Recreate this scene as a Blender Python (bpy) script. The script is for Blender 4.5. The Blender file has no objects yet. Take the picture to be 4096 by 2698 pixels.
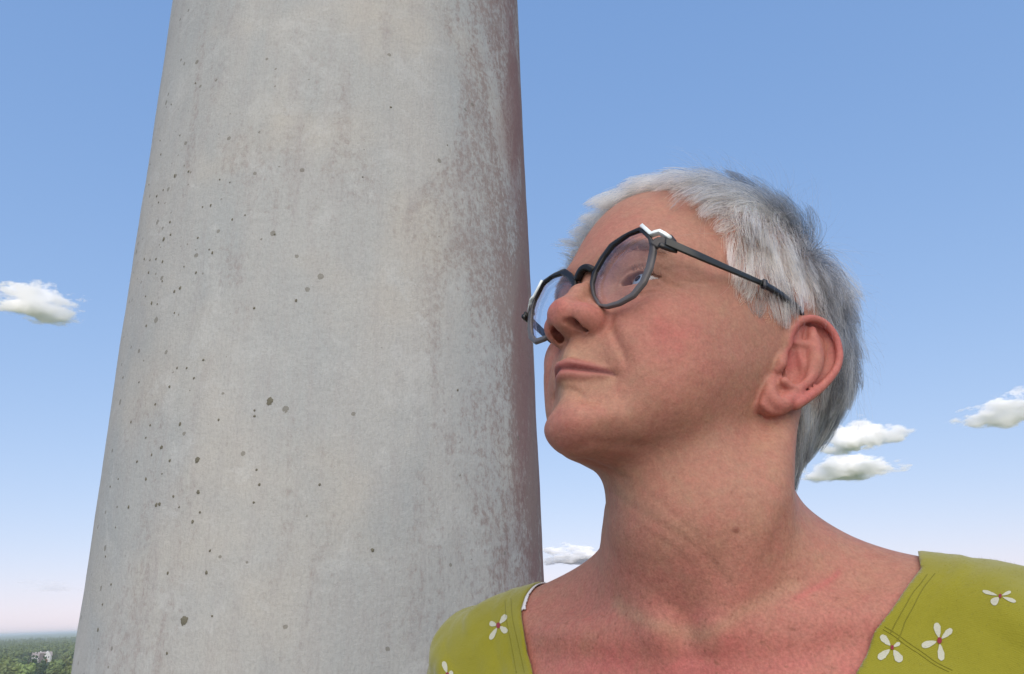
import bpy, bmesh, math, random
import numpy as np
import openvdb
from mathutils import Vector, Matrix
from mathutils.bvhtree import BVHTree
R_ = math.radians
rng = np.random.default_rng(7)
random.seed(7)
scn = bpy.context.scene
C = scn.collection

# ------------------------------------------------------------------ camera
FPX, CX, CY = 3052.0, 2048.0, 1349.0          # focal length and centre in photograph pixels
PITCH, ROLL = R_(20.1), R_(2.1)
CAMPOS = np.array([0.0, 0.0, 1.43])            # above the terrace floor
_f = np.array([0, math.cos(PITCH), math.sin(PITCH)])
_u0 = np.array([0, -math.sin(PITCH), math.cos(PITCH)])
_r0 = np.array([1.0, 0, 0])
CUP = _u0 * math.cos(ROLL) + _r0 * math.sin(ROLL)
CRT = _r0 * math.cos(ROLL) - _u0 * math.sin(ROLL)
CFW = _f
cam = bpy.data.cameras.new('camera')
camo = bpy.data.objects.new('camera', cam)
C.objects.link(camo)
cam.sensor_width = 36.0
cam.lens = 36.0 * FPX / 4096.0
cam.clip_start = 0.02
cam.clip_end = 80000
camo.matrix_world = Matrix(((CRT[0], CUP[0], -CFW[0], CAMPOS[0]), (CRT[1], CUP[1], -CFW[1], CAMPOS[1]),
                            (CRT[2], CUP[2], -CFW[2], CAMPOS[2]), (0, 0, 0, 1)))
scn.camera = camo

def cam2world(c):                               # metres, x right / y down / z forward
    c = np.asarray(c, float)
    return CAMPOS + c[..., 0:1] * CRT - c[..., 1:2] * CUP + c[..., 2:3] * CFW
def raydir(px, py):                             # world direction of a photograph pixel
    d = ((px - CX) / FPX) * CRT - ((py - CY) / FPX) * CUP + CFW
    return d / np.linalg.norm(d)

# ------------------------------------------------------------------ world, sun, exposure
EXPO = 0.7
SUN_EL, SUN_AZ = R_(40), R_(178)               # azimuth: clockwise from +Y (the view direction)
w = bpy.data.worlds.new('World')
scn.world = w
w.use_nodes = True
nt = w.node_tree
bg = nt.nodes['Background']
sky = nt.nodes.new('ShaderNodeTexSky')
sky.sky_type = 'NISHITA'
sky.sun_disc = False
sky.sun_elevation = SUN_EL
sky.sun_rotation = SUN_AZ
sky.altitude = 50
sky.air_density = 1.0
sky.dust_density = 0.2
sky.ozone_density = 3.0
# film-like response of the sky, the same in every direction
_sep = nt.nodes.new('ShaderNodeSeparateColor'); _com = nt.nodes.new('ShaderNodeCombineColor')
nt.links.new(sky.outputs[0], _sep.inputs[0])
for _i, (_p, _k) in enumerate(((0.62, 0.246), (0.45, 0.322), (0.30, 0.522))):
    _pw = nt.nodes.new('ShaderNodeMath'); _pw.operation = 'POWER'; _pw.inputs[1].default_value = _p
    _ml = nt.nodes.new('ShaderNodeMath'); _ml.operation = 'MULTIPLY'; _ml.inputs[1].default_value = _k * 10 / 2 ** EXPO
    nt.links.new(_sep.outputs[_i], _pw.inputs[0]); nt.links.new(_pw.outputs[0], _ml.inputs[0]); nt.links.new(_ml.outputs[0], _com.inputs[_i])
nt.links.new(_com.outputs[0], bg.inputs[0])
bg.inputs[1].default_value = 0.1
sl = bpy.data.lights.new('sun', 'SUN')         # veiled sun: the people and the column lie in soft light
sl.energy = 2.2
sl.angle = R_(90)
sl.color = (1.0, 0.88, 0.72)
so = bpy.data.objects.new('sun', sl)
C.objects.link(so)
sdir = Vector((math.sin(SUN_AZ) * math.cos(SUN_EL), math.cos(SUN_AZ) * math.cos(SUN_EL), math.sin(SUN_EL)))
so.rotation_euler = sdir.to_track_quat('Z', 'Y').to_euler()
so.location = sdir * 40
vs = scn.view_settings
vs.view_transform = 'Standard'
vs.look = 'None'
vs.gamma = 1.0
vs.exposure = EXPO
vs.use_curve_mapping = False
scn.cycles.use_denoising = True
scn.cycles.max_bounces = 40
scn.cycles.diffuse_bounces = 4
scn.cycles.glossy_bounces = 4
scn.cycles.volume_bounces = 40
scn.cycles.transmission_bounces = 6
scn.cycles.transparent_max_bounces = 12
scn.cycles.caustics_reflective = False
scn.cycles.caustics_refractive = False

# ------------------------------------------------------------------ helpers
def setp(o, label=None, cat=None, group=None, kind=None):
    if label: o['label'] = label
    if cat: o['category'] = cat
    if group: o['group'] = group
    if kind: o['kind'] = kind
    return o
class HW(np.ndarray): pass                      # points that came out of the (left-handed) head frame
def mesh_obj(name, V, F, mat=None, parent=None, smooth=True):
    me = bpy.data.meshes.new(name)
    if isinstance(V, HW): F = F[:, ::-1] if isinstance(F, np.ndarray) else [tuple(reversed(f)) for f in F]
    V = np.asarray(V, dtype=np.float32)
    if isinstance(F, np.ndarray):
        n, k = F.shape
        me.vertices.add(len(V)); me.vertices.foreach_set('co', V.ravel())
        me.loops.add(n * k); me.loops.foreach_set('vertex_index', F.astype(np.int32).ravel())
        me.polygons.add(n)
        me.polygons.foreach_set('loop_start', np.arange(0, n * k, k, dtype=np.int32))
        me.update(calc_edges=True)
    else:
        me.from_pydata([tuple(map(float, v)) for v in V], [], F)
        me.update()
    me.polygons.foreach_set('use_smooth', np.full(len(me.polygons), smooth))
    if mat: me.materials.append(mat)
    o = bpy.data.objects.new(name, me)
    C.objects.link(o)
    if parent: o.parent = parent
    return o
def empty(name, loc=(0, 0, 0)):
    o = bpy.data.objects.new(name, None)
    o.empty_display_size = 0.05
    o.location = loc
    C.objects.link(o)
    return o
def bm_obj(name, bm, mat=None, parent=None, smooth=False):
    me = bpy.data.meshes.new(name)
    bm.to_mesh(me); bm.free()
    me.polygons.foreach_set('use_smooth', np.full(len(me.polygons), smooth))
    if mat: me.materials.append(mat)
    o = bpy.data.objects.new(name, me)
    C.objects.link(o)
    if parent: o.parent = parent
    return o
class NT:                                       # small node helper
    def __init__(s, name):
        s.m = bpy.data.materials.new(name); s.m.use_nodes = True
        s.t = s.m.node_tree; s.b = s.t.nodes['Principled BSDF']; s.out = s.t.nodes['Material Output']
    def n(s, typ, **kw):
        x = s.t.nodes.new('ShaderNode' + typ)
        for k, v in kw.items():
            if k.startswith('i_'):
                key = k[2:]; x.inputs[int(key) if key.isdigit() else key.replace('_', ' ')].default_value = v
            else: setattr(x, k, v)
        return x
    def l(s, a, b): s.t.links.new(a, b)
    def ramp(s, fac, stops):
        r = s.n('ValToRGB'); e = r.color_ramp.elements
        while len(e) < len(stops): e.new(0.5)
        for q, (p, c) in zip(e, stops): q.position = p; q.color = tuple(c) + (1,) if len(c) == 3 else c
        s.l(fac, r.inputs[0]); return r.outputs[0]
    def mix(s, fac, a, b, mode='MIX'):
        x = s.n('Mix', data_type='RGBA', blend_type=mode)
        for v, sock in ((fac, x.inputs[0]), (a, x.inputs[6]), (b, x.inputs[7])):
            if hasattr(v, 'is_output'): s.l(v, sock)
            elif isinstance(v, (int, float)): sock.default_value = v
            else: sock.default_value = tuple(v) + (1,)
        return x.outputs[2]
    def math(s, op, a, b=0.0, c=None):
        x = s.n('Math', operation=op)
        for v, sock in zip((a, b, c), x.inputs):
            if v is None: continue
            if hasattr(v, 'is_output'): s.l(v, sock)
            else: sock.default_value = v
        return x.outputs[0]
    def noise(s, vec, scale, detail=4, rough=0.6, dist=0.0):
        x = s.n('TexNoise'); x.inputs['Scale'].default_value = scale; x.inputs['Detail'].default_value = detail
        x.inputs['Roughness'].default_value = rough; x.inputs['Distortion'].default_value = dist
        if vec is not None: s.l(vec, x.inputs['Vector'])
        return x.outputs[0]
    def bump(s, h, strength, dist, normal=None):
        x = s.n('Bump'); x.inputs['Strength'].default_value = strength; x.inputs['Distance'].default_value = dist
        s.l(h, x.inputs['Height'])
        if normal is not None: s.l(normal, x.inputs['Normal'])
        return x.outputs[0]
    def attr(s, name):
        x = s.n('Attribute'); x.attribute_name = name; return x
def simple(name, col, rough=0.6, metal=0.0, spec=0.5):
    m = NT(name)
    m.b.inputs['Base Color'].default_value = tuple(col) + (1,)
    m.b.inputs['Roughness'].default_value = rough
    m.b.inputs['Metallic'].default_value = metal
    m.b.inputs['Specular IOR Level'].default_value = spec
    return m.m
# ------------------------------------------------------------------ the person's frame
# head frame in millimetres: x her left, y out of the face, z up; origin between the ears
HR = np.array([[0.64309296, -0.73576235, 0.21233276], [-0.32008418, -0.51015151, -0.79830543], [-0.69568496, -0.44542025, 0.56358074]])
HT = np.array([110.16773728, 33.52793494, 493.34233627])
def h2w(P): return cam2world((np.asarray(P, float) @ HR.T + HT) / 1000.0).view(HW)
def c2h(c): return (np.asarray(c, float) - HT) @ HR
def U(px, py, d):                               # photograph pixel at depth d (mm) -> head frame
    return c2h(np.array([(px - CX) / FPX * d, (py - CY) / FPX * d, d]))
def UX(px, py, x):                              # pixel -> point with head-frame lateral coordinate x
    a, b = U(px, py, 300.0), U(px, py, 600.0)
    return a + (b - a) * (x - a[0]) / (b[0] - a[0])
def h2px(P):
    c = np.asarray(P, float) @ HR.T + HT
    return np.stack([CX + FPX * c[..., 0] / c[..., 2], CY + FPX * c[..., 1] / c[..., 2]], -1)

# ---- signed-distance modelling tools (numpy, mm)
def smin(a, b, k):
    h = np.clip(0.5 + 0.5 * (b - a) / k, 0, 1)
    return b + (a - b) * h - k * h * (1 - h)
def smax(a, b, k): return -smin(-a, -b, k)
def ell(P, c, r, rot=None):
    q = P - np.asarray(c, np.float32)
    if rot is not None: q = q @ np.asarray(rot, np.float32)
    r = np.asarray(r, np.float32)
    k0 = np.linalg.norm(q / r, axis=1); k1 = np.linalg.norm(q / (r * r), axis=1) + 1e-6
    return k0 * (k0 - 1) / k1
def rcone(P, a, b, ra, rb):
    a = np.asarray(a, np.float32); b = np.asarray(b, np.float32)
    ba = b - a; q = P - a
    h = np.clip(q @ ba / (ba @ ba), 0, 1)
    return np.linalg.norm(q - h[:, None] * ba, axis=1) - (ra + (rb - ra) * h)
def catmull(pts, n=6):
    p = np.asarray(pts, float)
    if len(p) < 3: return p
    e = np.vstack([2 * p[0] - p[1], p, 2 * p[-1] - p[-2]])
    out = []
    for i in range(1, len(e) - 2):
        t = np.linspace(0, 1, n, endpoint=False)[:, None]
        a, b, c, d = e[i - 1], e[i], e[i + 1], e[i + 2]
        out.append(0.5 * (2 * b + (c - a) * t + (2 * a - 5 * b + 4 * c - d) * t ** 2 + (3 * b - a - 3 * c + d) * t ** 3))
    out.append(p[-1:]); return np.vstack(out)
def curve_dist(P, pts4):                        # distance to a polyline and the interpolated 4th value
    best = np.full(len(P), 1e9, np.float32); val = np.zeros(len(P), np.float32)
    for i in range(len(pts4) - 1):
        a, b = pts4[i, :3].astype(np.float32), pts4[i + 1, :3].astype(np.float32)
        ba = b - a; q = P - a
        h = np.clip(q @ ba / max(ba @ ba, 1e-9), 0, 1)
        d = np.linalg.norm(q - h[:, None] * ba, axis=1)
        m = d < best
        best[m] = d[m]; val[m] = (pts4[i, 3] + (pts4[i + 1, 3] - pts4[i, 3]) * h)[m]
    return best, val
class Field:                                    # evaluates a list of local edits on a base distance field
    def __init__(s): s.ops = []
    def add(s, lo, hi, fn): s.ops.append((np.asarray(lo, np.float32), np.asarray(hi, np.float32), fn))
    def prim(s, lo, hi, f, k, sub=False):
        s.add(lo, hi, (lambda d, P: smax(d, -f(P), k)) if sub else (lambda d, P: smin(d, f(P), k)))
    def ellipsoid(s, c, r, k, sub=False, rot=None):
        m = max(r) + 2 * k + 6
        s.prim(np.array(c) - m, np.array(c) + m, lambda P: ell(P, c, r, rot), k, sub)
    def cone(s, a, b, ra, rb, k, sub=False):
        m = max(ra, rb) + 2 * k + 6
        s.prim(np.minimum(a, b) - m, np.maximum(a, b) + m, lambda P: rcone(P, a, b, ra, rb), k, sub)
    def tube(s, pts4, k, sub=False, n=5):       # rows (x,y,z,r)
        c = catmull(pts4, n); m = c[:, 3].max() + 2 * k + 6
        def f(P):
            d, r = curve_dist(P, c); return d - r
        s.prim(c[:, :3].min(0) - m, c[:, :3].max(0) + m, f, k, sub)
    def push(s, pts4, width, n=5):              # 4th value: height (+) or depth (-) of a soft ridge along a curve
        c = catmull(pts4, n); m = width * 3
        def f(d, P):
            q, h = curve_dist(P, c); return d - h * np.exp(-(q / width) ** 2)
        s.add(c[:, :3].min(0) - m, c[:, :3].max(0) + m, f)
    def dome(s, c, r, h):                       # gaussian swelling
        c = np.asarray(c, np.float32); r = np.asarray(r, np.float32) * np.ones(3, np.float32); m = r * 2.6
        s.add(c - m, c + m, lambda d, P: d - h * np.exp(-(((P - c) / r) ** 2).sum(1)))
    def __call__(s, d, P):
        for lo, hi, fn in s.ops:
            i = np.where(((P > lo) & (P < hi)).all(1))[0]
            if len(i): d[i] = fn(d[i], P[i])
        return d

# ---- base of the face: horizontal contours (x,y) from the midline round to the back
ROWS = {
 60: [(0, 88), (25, 84), (45, 70), (58, 50), (66, 25), (70, 0), (72, -30), (66, -60), (40, -90), (0, -99)],
 45: [(0, 92.5), (22, 89.5), (42, 77), (55, 58), (64, 36), (70, 10), (73, -20), (68, -52), (44, -86), (0, -100)],
 34: [(0, 92), (20, 89.5), (36, 83), (50, 68), (60, 46), (69, 15), (73, -20), (68, -50), (44, -84), (0, -99)],
 21: [(0, 86), (14, 83), (30, 79.5), (46, 68), (58, 50), (67, 20), (71, -5), (71, -28), (58, -64), (30, -90), (0, -97)],
 8: [(0, 84), (16, 84), (32, 82), (46, 73), (58, 56), (67, 28), (69.5, 0), (68, -28), (56, -60), (28, -84), (0, -90)],
 -6: [(0, 86), (18, 88), (34, 84.5), (48, 74.5), (60, 55), (66.5, 26), (68, 0), (65, -28), (52, -56), (26, -74), (0, -80)],
 -22: [(0, 97.5), (5, 95.6), (10, 92.6), (18, 90), (30, 87), (45, 74.5), (58, 54), (65, 25), (66.5, 0), (62, -26), (48, -46), (24, -60), (0, -64)],
 -34: [(0, 100.2), (4, 98), (8, 94.8), (13, 91.2), (18, 88.6), (28, 85.4), (43, 73), (56, 51.5), (63.5, 23), (65, 0), (60, -22), (45, -40), (22, -50), (0, -54)],
 -46: [(0, 98.8), (4, 96.4), (8, 93.0), (13, 88.9), (18, 85.0), (23, 82.3), (30, 79.8), (41, 71), (54, 49), (62, 21), (63, 0), (57, -20), (42, -34), (20, -42), (0, -46)],
 -60: [(0, 94.5), (4, 93.0), (9, 89.2), (15, 85), (24, 79.8), (40, 66.5), (52, 45), (59.5, 18), (60, 0), (54, -16), (40, -28), (18, -36), (0, -38)],
 -74: [(0, 92), (12, 88.5), (24, 82.5), (37, 64), (48, 40), (55.5, 15), (55, 0), (48, -12), (36, -22), (16, -28), (0, -30)],
 -86: [(0, 90), (12, 86), (20, 77), (31, 58), (42, 36), (50, 12), (48, 0), (42, -10), (30, -18), (14, -22), (0, -24)],
 -100: [(0, 84), (10, 81), (18, 73), (28, 54), (37, 32), (42, 10), (40, 0), (34, -8), (24, -14), (10, -17), (0, -18)],
}
TH = np.radians(np.arange(0, 181, 1.0)); ZZ = np.arange(-130, 81, 1.0)
def _loft():
    zs = sorted(ROWS); tab = []
    for z in zs:
        c = catmull(ROWS[z], 12)
        th = np.arctan2(c[:, 0], c[:, 1]); rho = np.hypot(c[:, 0], c[:, 1])
        o = np.argsort(th); tab.append(np.interp(TH, th[o], rho[o]))
    tab = np.array(tab)
    col = catmull(np.c_[np.array(zs, float), tab], 10)
    out = np.array([np.interp(ZZ, col[:, 0], col[:, 1 + j]) for j in range(len(TH))]).T
    k = np.exp(-(np.arange(-6, 7) / 2.6) ** 2); k /= k.sum()
    pad = np.pad(out, ((6, 6), (6, 6)), 'edge')
    pad[:, :6] = pad[:, 12:6:-1]; pad[:, -6:] = pad[:, -8:-14:-1]
    pad = np.apply_along_axis(lambda v: np.convolve(v, k, 'valid'), 0, pad)
    return np.apply_along_axis(lambda v: np.convolve(v, k, 'valid'), 1, pad).astype(np.float32)
LOFT = _loft()
def loft_d(P):
    rho = np.hypot(P[:, 0], P[:, 1]); th = np.degrees(np.arctan2(np.abs(P[:, 0]), P[:, 1]))
    z = np.clip(P[:, 2], -129, 79) - ZZ[0]
    i = np.minimum(z.astype(int), len(ZZ) - 2); fz = z - i
    j = np.minimum(th.astype(int), 179); ft = th - j
    r = (LOFT[i, j] * (1 - ft) + LOFT[i, j + 1] * ft) * (1 - fz) + (LOFT[i + 1, j] * (1 - ft) + LOFT[i + 1, j + 1] * ft) * fz
    return ((rho - r) * 0.93).astype(np.float32)
EYE = np.array([31.0, 70.0, 18.6]); EYER = 12.2
JAWL = np.array([(-40, -50), (-10, -56), (12, -68), (40, -78), (62, -82), (84, -84), (110, -86)], float)
def under_jaw(P):                               # negative above the underside of the jaw
    zj = np.interp(P[:, 1], JAWL[:, 0], JAWL[:, 1])
    return (zj + 0.010 * P[:, 0] ** 2 - P[:, 2]) * 0.9

sym = Field()                                   # mirrored edits, evaluated on |x|
# cheeks, brow, temples, chin
sym.dome((40, 74, -6), (17, 14, 15), 2.5)
sym.dome((47, 52, -34), (18, 20, 22), 2.5)
sym.dome((50, 40, -62), (16, 22, 16), 2.5)
sym.push([(6, 94, 38, 0.8), (22, 91, 43, 1.8), (38, 84, 44, 2.0), (52, 68, 36, 1.0)], 8)
sym.dome((0, 74, 108), (40, 26, 26), 3.5)
sym.dome((59, 52, 36), (10, 14, 14), -1.5)
sym.dome((45, -88, 35), (45, 40, 45), 5)
sym.ellipsoid((0, 81, -72.5), (17, 13.5, 11.5), 10)
sym.dome((10, 95, -76), (9, 8, 9), 1.0)
# eye socket and lids
sym.dome((17, 87, 21), (8, 8, 9), -3.0)
sym.dome((34, 83, 30), (15, 9, 6), -1.0)
sym.dome((30, 82, 5), (14, 8, 6), -0.8)
sym.ellipsoid(EYE, (13.6, 13.6, 13.3), 5)
# nose
sym.cone((0, 87.5, 27), (0, 98.5, 11), 5.0, 4.6, 7)
sym.cone((0, 98.5, 11), (0, 105.0, -6), 4.6, 8.2, 6)
sym.cone((5, 84, 16), (9.5, 93, -8), 4.5, 7.8, 7)
sym.ellipsoid((2.4, 106.0, -10.4), (7.4, 8.3, 7.8), 6)
sym.ellipsoid((12.4, 97.2, -12), (6.9, 10.8, 8.0), 6)
sym.cone((0, 106.5, -15.3), (0, 97, -15.5), 4.4, 4.8, 4)
# alar crease
sym.push([(15.5, 101, -3.5, -0.5), (20, 94, -5, -1.3), (21.5, 89.5, -12, -1.8), (18.5, 91, -20, -1.2)], 2.4)
# nostril
sym.tube([(5.4, 107.6, -18.2, 1.8), (6.6, 105.4, -17.6, 2.8), (8.4, 101.5, -17.0, 3.4), (10.4, 96.5, -16.4, 3.1), (11.6, 93.2, -15.4, 1.9)], 1.3, sub=True)
sym.tube([(8.4, 103, -17.5, 2.6), (8.8, 100, -12.0, 3.0), (7.5, 95, -4, 2.6)], 1.3, sub=True)
# lips
sym.tube([(0, 99.2, -41.6, 3.2), (4, 97.3, -41.0, 3.4), (8, 93.8, -41.2, 3.2), (13, 89.2, -41.9, 2.7), (18, 85.0, -43.0, 1.9), (22, 81.6, -43.9, 1.0)], 3)
sym.tube([(0, 98.0, -46.9, 2.7), (4, 96.0, -46.9, 2.7), (8, 92.4, -46.8, 2.5), (13, 87.9, -46.2, 2.1), (18, 84.1, -45.4, 1.5), (22, 81.4, -44.6, 0.9)], 3)
sym.push([(0, 101.8, -44.4, -1.6), (4, 99.8, -44.0, -1.7), (8, 96.0, -43.9, -1.8), (13, 91.3, -43.9, -1.8), (18, 87, -44.0, -1.9), (22, 83.5, -44.3, -1.8), (25, 81.2, -45.8, -1.0)], 1.6, n=8)
sym.push([(0, 101, -23, -0.5), (0, 102.5, -38, -0.6)], 2.2)
sym.push([(3.6, 99.5, -23, 0.5), (4.2, 100.5, -38, 0.6)], 2.2)
sym.dome((26.5, 80.5, -46.5), (4.5, 6, 5), -0.8)
# nasolabial fold, marionette line, mentolabial crease
sym.push([(21.5, 91, -12, -0.8), (26, 89.5, -23, -1.6), (30.5, 86, -33, -1.7), (34, 82.5, -42, -1.0), (35, 79, -50, -0.2)], 3.0)
sym.push([(31, 88, -16, 0.6), (37, 82, -30, 1.2), (40, 77, -44, 0.8)], 8)
sym.push([(28.5, 82, -50, -0.6), (30.5, 79.5, -58, -0.7), (31, 76, -66, -0.3)], 2.8)
sym.push([(0, 97.5, -56, -1.6), (7, 95, -56.5, -1.5), (13, 89.5, -59.5, -1.2), (19, 84, -65, -0.5)], 3.0)
sym.push([(20, 81, -78, -0.3), (26, 74, -82, -1.2), (34, 64, -82, -0.6)], 5)
# lid crease, eye bag, crow's feet
sym.push([(19, 83, 22, -0.4), (26, 85, 25.5, -1.1), (36, 81, 26.5, -1.2), (46, 71, 22.5, -1.2), (52, 63, 17, -0.5)], 1.6)
sym.push([(34, 85, 30, 0.4), (43, 77, 28, 1.4), (50, 67, 22, 1.0)], 4.5)
sym.push([(18, 82, 12, -0.5), (25, 83.5, 7, -0.9), (36, 80.5, 6, -0.9), (47, 71, 10, -0.4)], 2.2)
sym.push([(21, 84, 9.5, 0.3), (30, 84, 8.6, 0.8), (40, 78, 9.5, 0.4)], 3.0)
sym.push([(44.5, 72.5, 17, -1.2), (49, 67, 14.5, -1.0), (56, 58, 11, -0.4)], 1.5)
sym.push([(48, 69, 19, -0.4), (55, 60, 20, -0.6), (60, 52, 22, -0.2)], 1.6)

def eye_cut(P):
    q = P - EYE.astype(np.float32); u = (q[:, 0] - 0.6) / 12.4
    e = np.clip(1 - u * u, 0, 1)
    tilt = u * -0.5
    e = e * (1 - 0.8 * np.clip((u - 0.3) / 0.7, 0, 1))
    up = 4.9 * e ** 0.7 + tilt; lo = -4.0 * e ** 0.75 + tilt
    d = np.maximum(np.maximum(q[:, 2] - up, lo - q[:, 2]), np.abs(q[:, 0] - 0.6) - 12.2)
    d = np.maximum(d, -(q[:, 1] - 4.5))
    return np.maximum(d, 11.95 - np.linalg.norm(q, axis=1))
sym.prim(EYE - 26, EYE + 26, eye_cut, 0.9, sub=True)

def head_base(P, A):
    d = smax(loft_d(A), (A[:, 2] - 58) * 0.9, 16)
    d = smax(d, under_jaw(A), 15)
    d = smin(d, ell(A, (0, -9, 50), (78, 104, 97)), 12)
    return d

# ---- ear (built in its own plane from the photograph's outline)
EA = np.array([0.40, -0.90, 0.10]); EA /= np.linalg.norm(EA)
EB = np.array([0.02, 0.12, 0.99]); EB -= EA * (EB @ EA); EB /= np.linalg.norm(EB)
EN = np.cross(EB, EA); EN = EN if EN[0] > 0 else -EN
EO = np.array([71.0, -2.0, 0.0])
ZS = 600 / 1568.0
def earxy(zx, zy, c=0.0):                       # enlarged-crop pixel -> (a, b) in the ear plane
    px, py = 2900 + zx * ZS, 1150 + zy * ZS
    o, e = U(px, py, 300.0), U(px, py, 600.0); dr = e - o
    p = o + dr * (((EO + EN * c) - o) @ EN) / (dr @ EN)
    return np.array([(p - EO) @ EA, (p - EO) @ EB])
def earp(rows):                                 # (zx, zy, c, r) -> (a, b, c, r)
    return np.array([[*earxy(x, y, c), c, r] for x, y, c, r in rows])
EAR_OUT = np.array([earxy(*q) for q in [(640, 640), (660, 500), (740, 370), (880, 297), (1000, 322), (1100, 392), (1180, 500), (1213, 620), (1222, 720), (1198, 830), (1130, 945), (1000, 1080), (850, 1190), (700, 1290), (560, 1343), (450, 1298), (372, 1210), (385, 1120), (440, 1020), (500, 900), (560, 760)]])
EAR_OUT = catmull(np.vstack([EAR_OUT, EAR_OUT[:1]]), 3)[:-1]
HELIX = catmull(earp([(690, 760, -5, 1.8), (655, 690, -2, 2.2), (650, 580, 0.5, 2.6), (690, 450, 2.2, 2.7), (780, 355, 3.2, 2.5), (890, 328, 3.4, 2.4), (1003, 355, 3.2, 2.4), (1095, 430, 2.8, 2.3), (1160, 532, 2.4, 2.2), (1190, 640, 2.2, 2.2), (1195, 740, 2.0, 2.2), (1165, 848, 1.8, 2.3), (1094, 950, 1.6, 2.4), (988, 1056, 1.4, 2.7), (862, 1146, 1.0, 3.1), (740, 1222, 0.6, 3.4)]), 4)
ANTI = catmull(earp([(905, 445, -0.5, 2.6), (915, 560, -0.4, 4.4), (930, 680, 0.2, 5.2), (935, 800, 0.4, 5.2), (905, 910, 0.6, 4.4), (850, 1000, 1.2, 3.2), (760, 1060, 1.0, 2.6), (680, 1040, 1.2, 2.4), (620, 985, 1.4, 2.6)]), 4)
CRUS2 = catmull(earp([(905, 620, 0.0, 3.0), (830, 600, -0.5, 2.4), (770, 590, -1.2, 1.8)]), 4)
TRAG = catmull(earp([(585, 720, -1, 2.6), (585, 790, 1.5, 3.0), (560, 850, 0.5, 2.4)]), 4)
LOBE = catmull(earp([(470, 1010, -2.5, 3.0), (480, 1130, -1.0, 4.2), (560, 1230, -0.5, 4.6), (670, 1180, -0.5, 4.4), (760, 1120, -0.5, 3.6)]), 4)
CONC = catmull(earp([(735, 640, 0, 2.6), (725, 740, 0, 4.6), (735, 850, 0.5, 6.2), (690, 915, 0, 5.2), (620, 890, -2, 3.4)]), 4)
CANAL = catmull(earp([(600, 870, -4, 2.4), (545, 895, -6, 3.4), (520, 900, -13, 3.0)]), 4)
SCAPHA = catmull(earp([(860, 400, -0.5, 1.4), (950, 410, -0.5, 2.0), (1040, 490, -0.2, 2.4), (1085, 600, 0, 2.6), (1095, 720, 0, 2.6), (1060, 840, 0, 2.4), (985, 950, 0, 2.0), (890, 1045, 0, 1.7), (800, 1095, 0.3, 1.2)]), 4)
FOSSA = catmull(earp([(835, 430, -1, 1.4), (815, 490, -1.5, 2.6), (800, 545, -1.5, 2.0)]), 4)
def poly_sd(Q, poly):
    d = np.full(len(Q), 1e9, np.float32); s = np.ones(len(Q), np.float32)
    n = len(poly)
    for i in range(n):
        a, b = poly[i], poly[(i + 1) % n]
        e = b - a; w_ = Q - a
        h = np.clip(w_ @ e / (e @ e), 0, 1)
        d = np.minimum(d, ((w_ - h[:, None] * e) ** 2).sum(1))
        c1 = Q[:, 1] >= a[1]; c2 = Q[:, 1] < b[1]; c3 = e[0] * w_[:, 1] > e[1] * w_[:, 0]
        f = (c1 & c2 & c3) | (~c1 & ~c2 & ~c3)
        s[f] *= -1
    return s * np.sqrt(d)
def ear_d(d, P):
    q = P - EO.astype(np.float32)
    L = np.stack([q @ EA, q @ EB, q @ EN], 1).astype(np.float32)
    def tb(c):
        r, v = curve_dist(L, c); return r - v
    plate = smax(poly_sd(L[:, :2], EAR_OUT) + 1.2, np.abs(L[:, 2] + 4.2) - 3.4, 2.0)
    root = ell(L, (*earxy(700, 800), -10), (13, 20, 11))
    d = smin(d, root, 5)
    e = smin(plate, tb(LOBE), 3.5)
    e = smin(e, tb(ANTI), 2.2); e = smin(e, tb(CRUS2), 2.0)
    e = smax(e, -tb(SCAPHA), 1.6); e = smax(e, -tb(FOSSA), 1.6)
    e = smin(e, tb(HELIX), 1.2)
    d = smin(d, e, 3.5)
    d = smax(d, -tb(CONC), 2.2)
    d = smin(d, tb(TRAG), 2.5)
    d = smax(d, -tb(CANAL), 1.5)
    return d
EAR_LO = EO + np.array([-25, -48, -46]); EAR_HI = EO + np.array([34, 34, 46])

# ---- neck and trunk (points read from the photograph at plausible depths)
WU = np.array([CRT[2], -CUP[2], CFW[2]]) @ HR               # the world's up in the head frame
NOTCH = U(2755, 2530, 392)
ACR_R = U(1975, 2740, 515); ACR_L = U(4060, 2700, 385)      # shoulder balls
TL = (ACR_L - ACR_R) / np.linalg.norm(ACR_L - ACR_R)
TU_ = WU - TL * (WU @ TL); TU_ /= np.linalg.norm(TU_)
TF = np.cross(TU_, TL)
SM = (ACR_R + ACR_L) / 2
def T(a, b, c): return SM + TL * a + TF * b + TU_ * c        # trunk coordinates: left, front, up
NL = (NOTCH - SM) @ TL
NECK0 = np.array([0, -14.0, -40.0]); NECK1 = np.array([11.0, -15.0, -90.0]); NECK2 = NOTCH - TF * 62 + TU_ * 2
body = Field()
BIG = 900
def _g(f, k, sub=False): body.prim((-BIG,) * 3, (BIG,) * 3, f, k, sub)
_g(lambda P: rcone(P, NECK0, NECK1, 54, 48.5), 20)
_g(lambda P: rcone(P, NECK1, NECK2, 48.5, 56), 22)
TROT = np.stack([TL, TF, TU_], 1)
_g(lambda P: ell(P, T(NL * .6, 0, -130), (168, 98, 190), TROT), 45)
_g(lambda P: rcone(P, ACR_R + TL * 12 - TU_ * 8, ACR_R - TL * 22 - TU_ * 260, 50, 42), 30)
_g(lambda P: rcone(P, ACR_L - TL * 12 - TU_ * 8, ACR_L + TL * 22 - TU_ * 260, 50, 42), 30)
_g(lambda P: rcone(P, ACR_R + TU_ * 14, NECK2 - TF * 18 + TU_ * 20, 29, 49), 36)
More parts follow.
